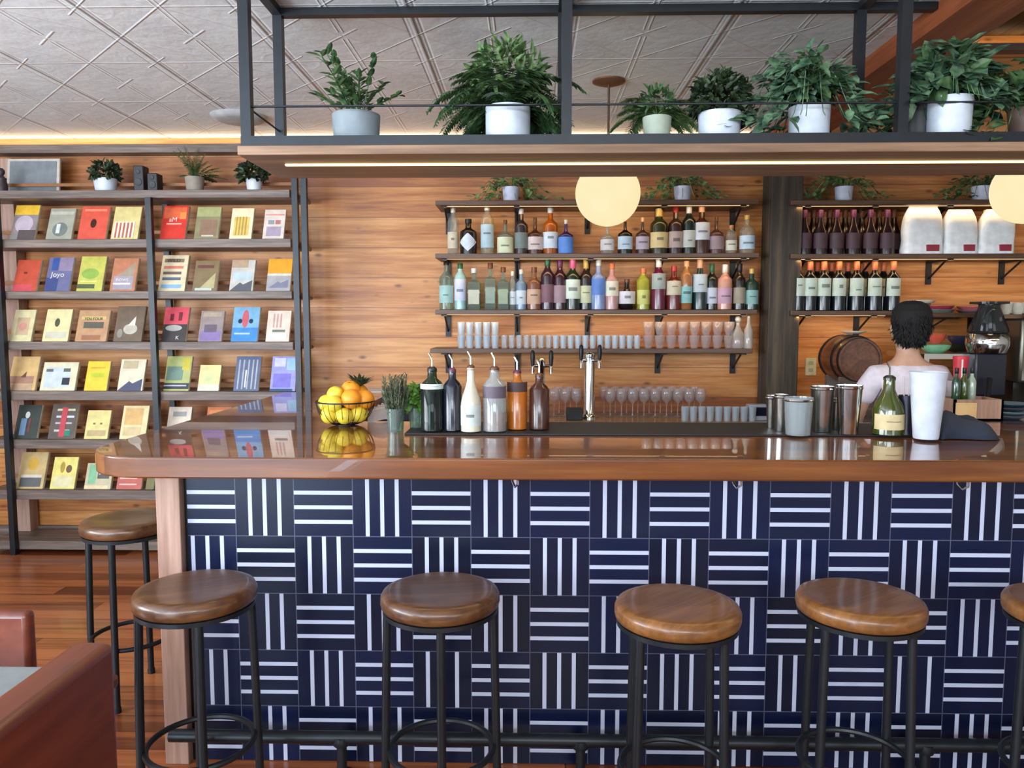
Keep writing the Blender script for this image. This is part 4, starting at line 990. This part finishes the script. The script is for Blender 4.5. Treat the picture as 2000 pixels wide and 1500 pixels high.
bar_bottle(845, 841, 716, 46, 'tall', glass((110, 150, 120), .015, .03), (206, 216, 214), 'black', 'green glass bottle half full of black syrup, nearest the herbs', fill=((18, 22, 28), .62), labz=(.66, .74))
bar_bottle(884, 841, 718, 37, 'tall', (24, 26, 40), None, 'plum', 'navy black pouring bottle between the green and the milky one')
bar_bottle(920, 843, 712, 40, 'burg', (206, 200, 178), (196, 204, 200), 'brown', 'milky cream coloured pouring bottle on the bar', labz=(.1, .4))
bar_bottle(966, 842, 715, 46, 'tall', glass((214, 224, 226), .25, .14), (96, 84, 96), 'brown', 'clear pouring bottle with a dark square label on the bar', labz=(.52, .70), fill=((160, 100, 70), .3))
bar_bottle(1010, 838, 722, 40, 'tall', (176, 96, 22), (70, 50, 50), 'plum', 'amber orange pouring bottle on the bar', labz=(.64, .8))
bar_bottle(1053, 838, 728, 40, 'tall', (66, 34, 24), None, 'brown', 'dark brown pouring bottle at the end of the bottle group')
# herbs
p, h = hgt(773, 838, 726)
t = thing('herb_jar', 'bunch of grey-green rosemary standing in a clear glass', 'herbs', (p.x, p.y, cz))
MB().lathe([(0, .005), (.03, 0), (.036, .09), (.034, .09), (.028, .008), (0, .008)], 18).build('glass', CGL, t)
m = MB()
for i in range(80):
    a = rv(0, 2*PI); rr = rv(0, .045); L = rv(.12, .215); pp = [Vector((math.cos(a)*(.012+rr*u), math.sin(a)*(.012+rr*u), .01+L*u)) for u in (0, .3, .6, 1)]
    m.tube(pp, .0013, 3)
    for k_ in range(26):
        u = .3+.7*k_/26; q = Vector((math.cos(a)*(.012+rr*u), math.sin(a)*(.012+rr*u), .01+L*u))
        m.leaf(q, Vector((rv(-1, 1), rv(-1, 1), .9)), Vector((0, 0, 1)), .02, .005, 0)
m.build('sprigs', greens((62, 72, 56), (118, 126, 100)), t, smooth=0)
p, h = hgt(812, 835, 750)
t = thing('mint_jar', 'bright green mint leaves in a small glass between rosemary and bottles', 'herbs', (p.x, p.y+.02, cz))
MB().lathe([(0, .005), (.026, 0), (.032, .085), (.030, .085), (.024, .008), (0, .008)], 18).build('glass', CGL, t)
ball_leaves(t, (0, 0, .115), .05, 150, .035, .024, greens((40, 90, 30), (110, 160, 60)), 1.0)
# fruit bowl
pc = onz(668, 834, cz); pc.y += .06
bw = thing('fruit_bowl', 'black wire bowl piled with lemons and oranges on the bar', 'bowl', (pc.x, pc.y, cz))
Rb, Hb = .118, .095
m = MB()
for i in range(26):
    a = 2*PI*i/26; pp = []
    for j in range(8):
        u = j/7; th = u*PI/2*.95; r_ = .035+(Rb-.035)*math.sin(th); z = .004+Hb*(1-math.cos(th))*1.05
        pp.append((math.cos(a)*r_, math.sin(a)*r_, z))
    m.tube(pp, .0013, 4)
m.build('wires', BLACK, bw)
for r_, z in ((Rb, Hb+.004), (.037, .003)):
    MB().tube([(r_*math.cos(2*PI*i/40), r_*math.sin(2*PI*i/40), z) for i in range(40)], .003, 6, closed=True).build('rim', BLACK, bw)
LEM = mat((226, 200, 60), .45, var=.06); ORA = mat((236, 150, 36), .45, var=.08)
def citrus(x, y, z, r, om, label, kind, e=1.0, rot=(0, 0, 0)):
    m = MB(); prof = [(0, -r*1.15*e), (r*.2, -r*1.02*e), (r*.6, -r*.82*e), (r*.9, -r*.45*e), (r, 0), (r*.9, r*.45*e), (r*.6, r*.82*e), (r*.2, r*1.02*e), (0, r*1.15*e)] if e > 1 else [(r*math.sin(PI*i/12), -r*math.cos(PI*i/12)) for i in range(13)]
    m.lathe(prof, 18)
    o = m.build(kind, om, loc=(pc.x+x, pc.y+y, cz+z), smooth=80, rot=rot)
    tag(o, label, kind, kind+'s in the wire bowl')
fr = [(-.055, -.045, .045, 'lemon'), (.01, -.062, .045, 'lemon'), (.06, -.03, .048, 'lemon'), (-.06, .03, .045, 'lemon'), (.0, .0, .040, 'lemon'), (.05, .045, .048, 'lemon'), (-.01, .065, .05, 'lemon'),
      (-.075, -.01, .092, 'lemon'), (-.03, -.065, .095, 'lemon'), (-.035, .03, .105, 'lemon'), (-.035, -.02, .128, 'lemon')]
wh = ['low at the front of the bowl, nearest the book side', 'low at the front middle of the bowl', 'low at the front of the bowl, bottle side', 'low at the back of the bowl, book side', 'at the very bottom centre of the bowl', 'low at the back of the bowl, bottle side', 'low at the back middle of the bowl',
      'resting against the rim on the book side', 'resting on the front rim of the bowl', 'on the pile toward the back', 'on top of the pile']
for (x, y, z, k_), w_ in zip(fr, wh): citrus(x, y, z, .034, LEM, 'yellow lemon '+w_, 'lemon', 1.05, (rv(0, 3), rv(0, 3), rv(0, 3)))
for (x, y, z), w_ in zip(((.035, -.045, .112), (.08, .0, .105), (.02, .02, .142), (.045, .05, .125)), ('at the front of the pile', 'at the bottle side of the pile', 'on the very top of the pile', 'at the back of the pile')):
    citrus(x, y, z, .041, ORA, 'orange '+w_, 'orange')
t = MB()
for i in range(26):
    a = 2*PI*i/26; t.leaf((0, 0, 0), (math.cos(a)*.8, math.sin(a)*.5, rv(.35, 1.3)), (0, 0, 1), rv(.05, .085), .018, .25)
tag(t.build('dark_leaf_sprig', G3, loc=(pc.x+.055, pc.y+.03, cz+.155), smooth=0), 'dark spiky leaf crown poking up behind the oranges', 'leaves')
# napkins
p = barpos(735, 826, cz)
t = thing('napkin_stack', 'crumpled pale napkins beside the fruit bowl', 'napkins', (p.x+.01, p.y+.06, cz))
for i in range(5):
    m = MB(); m.box((-.045, -.002, 0), (.045, .002, .055)); m.build('napkin', mat((226, 214, 212), .8), t, loc=(i*.006-.01, i*.011-.02, .005+i*.002), rot=(.35, .15*i-.2, .5))
# shakers and mixing tins
def tin(px, base, top, wt, wb, label, mt=CHROME, name='shaker_tin', cat='shaker'):
    p, h = hgt(px, base, top); r1, r0 = rad(wt, p.y), rad(wb, p.y)
    t = thing(name, label, cat, (p.x, p.y, MZ), 'bar tins and shakers')
    MB().lathe([(0, .002), (r0*.95, 0), (r0, .004), (r1, h-.004), (r1+.0015, h), (r1-.001, h), (r0-.002, .006), (0, .006)], 28).build('cup', mt, t, smooth=60)
    MB().lathe([(r1+.0005, h-.014), (r1+.0022, h-.010), (r1+.0005, h-.006)], 28).build('rim_bead', CHROME, t)
    return t
tin(1505, 836, 772, 20, 14, 'slim steel jigger, first of the steel bar tools', STEEL)
tin(1524, 842, 770, 26, 20, 'small steel cup beside the slim jigger', STEEL)
tin(1558, 849, 776, 54, 46, 'broad clear mixing glass with a steel rim among the tins', glass((206, 214, 214), .25, .25), 'mixing_glass', 'glass')
tin(1604, 843, 754, 44, 36, 'tall steel shaker tin next to the mixing glass', STEEL)
tin(1632, 838, 778, 36, 30, 'low steel tin between the two tall shakers', STEEL)
tin(1656, 847, 752, 48, 36, 'shiniest tall shaker tin, nearest the wine bottle', CHROME)
p, h = hgt(1580, 835, 800)
# wine bottle
p, h = hgt(1733, 848, 733)
bottle(p.x, p.y, MZ, rad(58, p.y), h, 'burg', mat((62, 70, 18), .1, coat=.8), (206, 186, 140), 'black', 'olive green wine bottle with cream label standing on the bar mat', 'pouring bottles on the bar', labz=(.10, .36), pour=True)
# straw cup
p, h = hgt(1769, 848, 772)
t = thing('straw_cup', 'black cup holding white straws between wine bottle and white pitcher', 'cup', (p.x, p.y, MZ))
MB().lathe([(0, 0), (rad(24, p.y), 0), (rad(32, p.y), h), (rad(30, p.y), h), (0, .01)], 20).build('cup', mat((30, 30, 42), .3), t)
for i, (a, b) in enumerate(((.006, .01), (-.008, .0), (.012, -.006))):
    MB().tube([(a*.4, b*.4, .01), (a*2.2, b, h+.09-.02*i)], .003, 6).build('straw', mat((220, 210, 214), .4), t)
p, h = hgt(1808, 856, 726)
t = thing('white_pitcher', 'tall tapered white plastic container at the end of the bar mat', 'pitcher', (p.x, p.y, MZ))
MB().lathe([(0, 0), (rad(44, p.y), 0), (rad(46, p.y), .005), (rad(67, p.y), h-.005), (rad(69, p.y), h), (rad(65, p.y), h), (rad(44, p.y), .01), (0, .01)], 32).build('vessel', mat((206, 212, 224), .35), t)
# folded dark cloth
def cloth(name, pts2, z0, z1, mt, label, cat):
    m = MB(); NX, NY = 22, 14; vs = []
    (xa, ya), (xb, yb) = pts2
    for j in range(NY+1):
        for i in range(NX+1):
            u, v = i/NX, j/NY
            e = min(1, 4*min(u, 1-u))*min(1, 4*min(v, 1-v))
            hh = z0+(z1-z0)*math.sqrt(max(0, e))*(1-.45*u)*(.85+.15*math.sin(7*u+3*v)+.08*math.sin(19*v+5*u))
            vs.append((xa+(xb-xa)*u+.012*math.sin(5*v), ya+(yb-ya)*v+.012*math.sin(6*u), hh))
    fs = [(j*(NX+1)+i, j*(NX+1)+i+1, (j+1)*(NX+1)+i+1, (j+1)*(NX+1)+i) for j in range(NY) for i in range(NX)]
    m.add(vs, fs); o = m.build(name, mt, smooth=80); sd = o.modifiers.new('thick', 'SOLIDIFY'); sd.thickness = .004; sd.offset = -1
    return tag(o, label, cat)
pL, pR = onz(1838, 860, cz), onz(1932, 855, cz)
cloth('bar_towel', ((pL.x, pL.y), (pR.x, pL.y+.22)), cz+.004, cz+.115, mat((40, 46, 62), .85), 'rumpled dark blue towel on the bar beside the white pitcher', 'towel')

# ------------------------------------------------------------------ behind the bar at right
ot = thing('wall_outlet', 'cream outlet plate on the board wall right of the timber post', 'outlet', (xat(1583, YB, 715), YB-.004, zat(715, YB)))
MB().box((-.037, -.004, -.06), (.037, .004, .06)).build('cover_plate', mat((206, 204, 168), .4), ot, bevel=.002)
for dz in (-.024, .024): MB().box((-.016, -.006, dz-.013), (.016, -.003, dz+.013)).build('socket', mat((170, 170, 140), .4), ot)
# barrel on its side
YBr = 4.72
c = at(1679, 703, YBr); Rr = 47/1500*YBr
t = thing('small_barrel', 'small round brown barrel lying on the back counter beside the bartender', 'barrel', (c.x, YBr, c.z))
m = MB(); m.lathe([(0, -.0), (Rr*.80, 0), (Rr*.80, -.012), (Rr*.88, -.012), (Rr, .10), (Rr*1.03, .16), (Rr, .22), (Rr*.88, .33), (0, .33)], 28)
m.build('cask', wood('cask_oak', (70, 38, 22), (132, 80, 50), axis='Z', rough=.35, coat=.3), t, rot=(-PI/2, 0, 0), smooth=35)
for zz, rr in ((.004, .885), (.07, .975), (.26, .975)):
    MB().lathe([(Rr*rr, zz-.010), (Rr*(rr+.03), zz-.010), (Rr*(rr+.035), zz+.012), (Rr*rr, zz+.012)], 28).build('hoop', mat((36, 30, 30), .4, .4), t, rot=(-PI/2, 0, 0))
zb_ = c.z-Rr*1.03
for yy in (.02, .24): MB().box((-.10, yy, ZK-c.z), (.10, yy+.04, -Rr*.72)).build('cradle', DARKW, t)
pl = onz(1690, 655, 1.5) if False else None
tag(MB().lathe([(0, 0), (.04, 0), (.075, .012), (.078, .016), (.04, .006), (0, .005)], 26).build('plate', mat((220, 212, 200), .3), loc=(c.x+.02, YBr+.15, c.z+Rr*1.06)), 'small white plate lying on top of the round barrel', 'plate')
# shelf things: pink trays, white plate
Ysh = 5.1
def disc(px, z, r, h, col, label, cat='tray', name='serving_tray', Y=Ysh, g='trays and plates on the short shelf'):
    o = MB().lathe([(0, 0), (r*.8, 0), (r, h*.9), (r, h), (r*.95, h), (r*.76, h*.3), (0, h*.3)], 28).build(name, mat(col, .4), loc=(xat(px, Y, 610), Y, z))
    return tag(o, label, cat, g)
disc(1832, zR3, .10, .022, (110, 120, 116), 'dark grey tray at the bottom of the near pile on the short shelf')
disc(1832, zR3+.024, .095, .022, (176, 60, 84), 'crimson pink tray on top of the pile nearer the bartender')
disc(1903, zR3, .105, .018, (140, 110, 120), 'greyish pink tray at the bottom of the pile nearer the grinder')
disc(1903, zR3+.02, .105, .022, (196, 100, 104), 'rosy tray on top of the pile nearer the grinder')
disc(1797, zR3, .06, .062, (120, 110, 90), 'dull small bowl behind the head of the bartender', 'bowl', 'bowl')
disc(1797, zR3+.064, .09, .018, (226, 216, 196), 'cream plate directly above the head of the bartender', 'plate', 'plate')
# cups on the edge shelf
for i in range(5):
    px = 1958+i*14; Y = 5.1
    for lv in range(1):
        t = thing('white_cup', 'white cup on the edge shelf, %s from the grinder' % ORD[i], 'cup', (xat(px, Y, 600), Y, zR4+.0), 'white cups on the edge shelf')
        MB().lathe([(0, 0), (.02, 0), (.03, .02), (.034, .07), (.031, .07), (.027, .02), (0, .008)], 16).build('cup_body', mat((206, 214, 216), .3), t)
        MB().tube([(.03, 0, .055), (.05, 0, .05), (.05, 0, .025), (.028, 0, .02)], .004, 6).build('handle', mat((206, 214, 216), .3), t)
# red, green and dark bowls on a steel worktop unit
YU = 4.55
us = thing('steel_station', 'steel work station with risers right of the bartender behind the bar', 'station', (0, 0, 0))
xu0, xu1 = xat(1800, YU, 700), 3.3
zu = zat(690, YU)
MB().box((xu0, YU-.03, zu-.03), (xat(1890, YU), 5.0, zu)).build('riser_shelf', STEEL, us)
MB().box((xu0, YU-.03, ZK), (xu0+.03, YU, zu-.03)).box((xat(1888, YU)-.03, YU-.03, ZK), (xat(1888, YU), YU, zu-.03)).build('riser_leg', STEEL, us)
def bowl(px, py, r, h, col, label, name='bowl', Y=4.65, z=None):
    return tag(MB().lathe([(0, 0), (r*.5, 0), (r*.9, h*.55), (r, h), (r*.94, h), (r*.8, h*.5), (0, h*.15)], 24).build(name, mat(col, .35), loc=(xat(px, Y, py), Y, z if z is not None else zu)), label, 'bowl', 'coloured bowls on the steel riser')
bowl(1826, 690, .085, .05, (130, 190, 150), 'mint green bowl at the foot of the bowl pile beside the bartender')
bowl(1826, 670, .06, .06, (206, 92, 70), 'red-orange bowl on top of the mint green bowl', z=zu+.055)
bowl(1872, 685, .085, .045, (50, 60, 44), 'dark green bowl beside the mint green bowl', Y=4.8)
bowl(1874, 670, .07, .055, (66, 60, 90), 'slate purple bowl on top of the dark green bowl', Y=4.8, z=zu+.045)
# grinder and espresso machine
gx = xat(1928, 4.5, 680)
zg0 = zat(812, 4.5)
gr = thing('coffee_grinder', 'dark coffee grinder with tall hopper and chrome collar right of the bartender', 'grinder', (gx, 4.5, ZK), None)
g0 = lambda py: zat(py, 4.5)-ZK
MB().lathe([(0, g0(650)), (.10, g0(650)), (.105, g0(645)), (.055, g0(600)), (.055, g0(595)), (.10, g0(594)), (.10, g0(590)), (0, g0(589))], 26).build('hopper', glass((56, 48, 42), .03, .03), gr)
MB().lathe([(0, g0(648)), (.085, g0(648)), (.06, g0(615)), (0, g0(612))], 20).build('beans', mat((44, 28, 22), .6), gr)
MB().lathe([(0, g0(688)), (.10, g0(688)), (.115, g0(672)), (.112, g0(658)), (.095, g0(650)), (0, g0(650))], 30).build('collar', CHROME, gr)
MB().box((-.09, -.05, g0(770)), (.09, .16, g0(688))).build('body', mat((36, 38, 52), .3), gr, bevel=.01)
MB().tube([(-.03, -.09, g0(735)), (-.085, -.16, g0(790))], .014, 10).build('handle', BLACK, gr)
MB().box((-.11, -.12, 0), (.12, .18, g0(800))).build('base', STEEL, gr, bevel=.008)
em = thing('espresso_machine', 'steel espresso machine at the picture edge behind the bar', 'espresso machine', (xat(2056, 4.5, 720), 4.5, ZK))
z_ = lambda py: zat(py, 4.5)-ZK
MB().box((-.22, -.05, z_(745)), (.6, .38, z_(622))).build('body', mat((120, 116, 104), .3, .8), em, bevel=.015)
MB().box((-.24, -.18, z_(622)), (.6, .38, z_(614))).build('cup_tray', STEEL, em)
MB().box((-.16, -.20, z_(760)), (.6, -.05, z_(722))).build('group_hood', STEEL, em, bevel=.012)
MB().box((-.24, -.22, z_(832)), (.6, .35, z_(800))).build('drip_tray', STEEL, em, bevel=.006)
MB().box((-.22, .0, z_(800)), (.6, .35, z_(745))).build('back_panel', mat((60, 58, 52), .3, .6), em)
MB().tube([(-.10, -.12, z_(760)), (-.10, -.12, z_(785))], .03, 14).build('group_head', CHROME, em)
MB().tube([(-.10, -.14, z_(783)), (-.12, -.30, z_(792))], .013, 10).build('handle', BLACK, em)
MB().tube([(-.2, -.12, z_(730)), (-.205, -.16, z_(770)), (-.19, -.17, z_(805))], .005, 8).build('steam_wand', CHROME, em)
for i in range(3):
    tag(MB().lathe([(0, 0), (.02, 0), (.032, .02), (.036, .065), (.033, .065), (.028, .02), (0, .008)], 16).build('coffee_cup', mat((214, 206, 190), .3), loc=(xat(1962+i*24, 4.6, 640), 4.6, ZK+z_(614))), 'cream coffee cup on top of the espresso machine, %s from the grinder' % ORD[i], 'cup', 'cups on the espresso machine')
# crate with bottles behind the towel
YC = 3.5
zc0 = zat(815, YC)
st = thing('speed_rail', 'steel ledge behind the bar carrying the crate at the right', 'ledge', (0, 0, 0))
MB().box((xat(1835, YC), 3.3, zc0-.03), (3.4, 3.75, zc0)).build('ledge_top', STEEL, st)
for xx in (xat(1840, YC), 2.4, 3.3): MB().box((xx, 3.5, 0), (xx+.04, 3.54, zc0-.03)).build('leg', STEEL, st)
cr = thing('wooden_crate', 'small pale wooden crate behind the dark towel', 'crate', (xat(1892, YC, 790), YC, zc0))
wq, hq = 46/1500*YC, zat(775, YC)-zc0
m = MB(); m.box((-wq, -.08, 0), (wq, -.07, hq)); m.box((-wq, .07, 0), (wq, .08, hq)); m.box((-wq, -.08, 0), (-wq+.01, .08, hq)); m.box((wq-.01, -.08, 0), (wq, .08, hq)); m.box((-wq, -.08, 0), (wq, .08, .01))
m.build('crate_box', PALEW, cr)
MB().box((-wq*.95, -.0815, hq*.12), (-.01, -.0795, hq*.85)).build('paper_label', mat((214, 176, 124), .6), cr)
for i, (dx, col, nm) in enumerate(((-.06, (40, 70, 52), 'dark green'), (-.02, (60, 76, 30), 'olive green'), (.02, (150, 166, 150), 'pale green'))):
    bottle(xat(1892, YC, 790)+dx, YC+.01*i, zc0+.011, .019, zat(722, YC)-zc0, 'tall', mat(col, .15, coat=.5), None, 'black', '%s little bottle standing in the pale crate' % nm, 'little bottles in the crate')
t = thing('red_cup', 'red plastic cup with a white straw behind the crate', 'cup', (xat(1876, 3.8, 720), 3.8, zc0-.0))
MB().box((-.05, -.05, -.001), (.05, .05, zat(742, 3.8)-zc0)).build('stand', STEEL, t)
MB().lathe([(0, zat(742, 3.8)-zc0), (.028, zat(742, 3.8)-zc0), (.036, zat(695, 3.8)-zc0), (.033, zat(695, 3.8)-zc0), (0, zat(740, 3.8)-zc0)], 20).build('cup', mat((196, 48, 62), .4), t)
MB().tube([(-.02, -.05, zat(760, 3.8)-zc0), (-.025, -.06, zat(700, 3.8)-zc0)], .004, 6).build('straw', mat((226, 214, 206), .4), t)
t = thing('dish_stack', 'stack of bluish dishes on the steel ledge at the picture edge', 'dishes', (xat(1965, YC, 800), YC, zc0))
for i, c_ in enumerate(((90, 96, 120), (120, 160, 170), (80, 84, 110), (60, 100, 120))):
    MB().lathe([(0, 0), (.05, 0), (.085, .016), (.08, .018), (.045, .006), (0, .006)], 24).build('dish', mat(c_, .3), t, loc=(0.004*i, 0, .001+i*.018))

# ------------------------------------------------------------------ bartender
PY = 3.92
hc = at(1776, 646, PY)            # head centre
ox = hc.x
SK = mat((196, 152, 128), .5, name='skin')
def skin_obj(name, verts, edges, radii, mt, parent, sub=2, root=0, loc=(0, 0, 0)):
    me = bpy.data.meshes.new(name); me.from_pydata(verts, edges, []); me.update(); me.materials.append(mt)
    o = bpy.data.objects.new(name, me); C.objects.link(o); o.parent = parent; o.location = loc
    o.modifiers.new('skin', 'SKIN').use_smooth_shade = True
    if not me.skin_vertices: me.attributes
    sv = me.skin_vertices
    if len(sv) == 0:
        return o
    for i, r in enumerate(radii):
        sv[0].data[i].radius = r if isinstance(r, tuple) else (r, r)
        sv[0].data[i].use_root = (i == root)
    sm = o.modifiers.new('sub', 'SUBSURF'); sm.levels = sub; sm.render_levels = sub
    return o
pr_ = thing('person', 'bartender with short black hair in a white t-shirt seen from behind', 'person', (ox, PY, 0)); pr_.scale = (.985, .97, .955)
zsh = 1.375
class SK_:
    def __init__(s): s.v = []; s.e = []; s.r = []
    def a(s, p, r, par=None):
        s.v.append(p); s.r.append(r)
        if par is not None: s.e.append((par, len(s.v)-1))
        return len(s.v)-1
def body(extra=0.0, part='all'):
    s = SK_()
    pel = s.a((0, .02, .90), (.150+extra, .105+extra))
    if part in ('all', 'shirt'):
        w1 = s.a((0, .01, 1.04), (.135+extra, .095+extra), pel)
        ch = s.a((0, .0, 1.20), (.155+extra, .105+extra), w1)
        sh = s.a((0, .0, 1.33), (.135+extra, .085+extra), ch)
        if part == 'all':
            nk = s.a((0, .0, 1.425), (.056, .056), sh); nk2 = s.a((0, .012, 1.49), (.054, .054), nk)
            h1 = s.a((0, .02, 1.555), (.068, .080), nk2); h2 = s.a((0, .012, 1.625), (.078, .092), h1); h3 = s.a((0, .01, 1.685), (.055, .065), h2)
            s.a((0, .115, 1.575), (.012, .012), h1)     # nose, on the far side
        else:
            s.a((0, .0, 1.395), (.075, .068), sh)
        for sg in (-1, 1):
            a1 = s.a((sg*.155, .0, 1.335), (.058+extra, .058+extra), sh)
            a2 = s.a((sg*.205, .01, 1.26), (.050+extra, .052+extra), a1)
            a3 = s.a((sg*.225, .03, 1.18), (.046+extra*1.4, .046+extra*1.4), a2)
            if part == 'all':
                el = s.a((sg*.238, .06, 1.07), (.040, .040), a3)
                f1 = s.a((sg*.20, .17, 1.06), (.036, .036), el); wr = s.a((sg*.13, .27, 1.08), (.026, .024), f1)
                hd = s.a((sg*.105, .32, 1.085), (.036, .018), wr); h2_ = s.a((sg*.09, .36, 1.08), (.037, .017), hd)
                for q in range(4):
                    k1 = s.a((sg*(.118-.018*q), .395, 1.075+.002*q), (.009, .009), h2_); k2 = s.a((sg*(.116-.019*q), .425-.004*abs(q-1), 1.06), (.008, .008), k1)
                    s.a((sg*(.112-.019*q), .435-.004*abs(q-1), 1.04), (.0075, .0075), k2)
                t1 = s.a((sg*.062, .335, 1.085), (.010, .010), hd); s.a((sg*.05, .37, 1.075), (.009, .009), t1)
    if part in ('all', 'trousers'):
        for sg in (-1, 1):
            l1 = s.a((sg*.085, .02, .82), (.085+extra, .09+extra), pel); kn = s.a((sg*.10, .03, .47), (.056+extra, .06+extra), l1)
            an = s.a((sg*.105, .01, .10), (.040+extra*1.4, .042+extra*1.4), kn)
            if part == 'all':
                ft = s.a((sg*.11, .06, .045), (.04, .035), an); s.a((sg*.115, .15, .035), (.035, .025), ft)
    return s
for nm, part, ex, mt in (('body', 'all', 0.0, SK), ('t_shirt', 'shirt', .012, mat((222, 212, 222), .8, name='cotton')), ('trousers', 'trousers', .012, mat((30, 32, 40), .8))):
    s_ = body(ex, part); o = skin_obj(nm, s_.v, s_.e, s_.r, mt, pr_)
# ears
for sg in (-1, 1):
    MB().ball((sg*.083, .012, 1.585), .020, 10, 7, sc=(.4, .8, 1.3)).build('ear', SK, pr_)
# eyes and mouth, on the far side of the head
m = MB()
for sg in (-1, 1): m.ball((sg*.032, .095, 1.60), .012, 10, 7)
m.build('eyes', mat((60, 44, 36), .3), pr_)
MB().ball((0, .098, 1.535), .02, 10, 6, sc=(1.1, .5, .35)).build('mouth', mat((160, 90, 84), .5), pr_)
# hair: cap of short locks, flat topped
m = MB(); m.lathe([(0, -.075), (.045, -.075), (.068, -.045), (.086, .0), (.094, .05), (.090, .10), (.072, .135), (.04, .152), (0, .156)], 26, (0, -.018, 1.575), sy=1.12)
for i in range(1900):
    u = rv(-.9, 1); a = rv(0, 2*PI)
    s2 = math.sqrt(1-u*u); d = Vector((s2*math.cos(a), s2*math.sin(a), u))
    if d.y > .35 and u < .5: continue
    p0 = Vector((d.x*.086, -.020+d.y*.102, 1.612+d.z*.122))
    m.leaf(p0, d*.12+Vector((rv(-.35, .35), rv(-.35, .35), rv(-1, -.2))), d, .03, .009, .15)
m.build('hair', mat((13, 11, 12), .85, name='black_hair'), pr_, smooth=0)
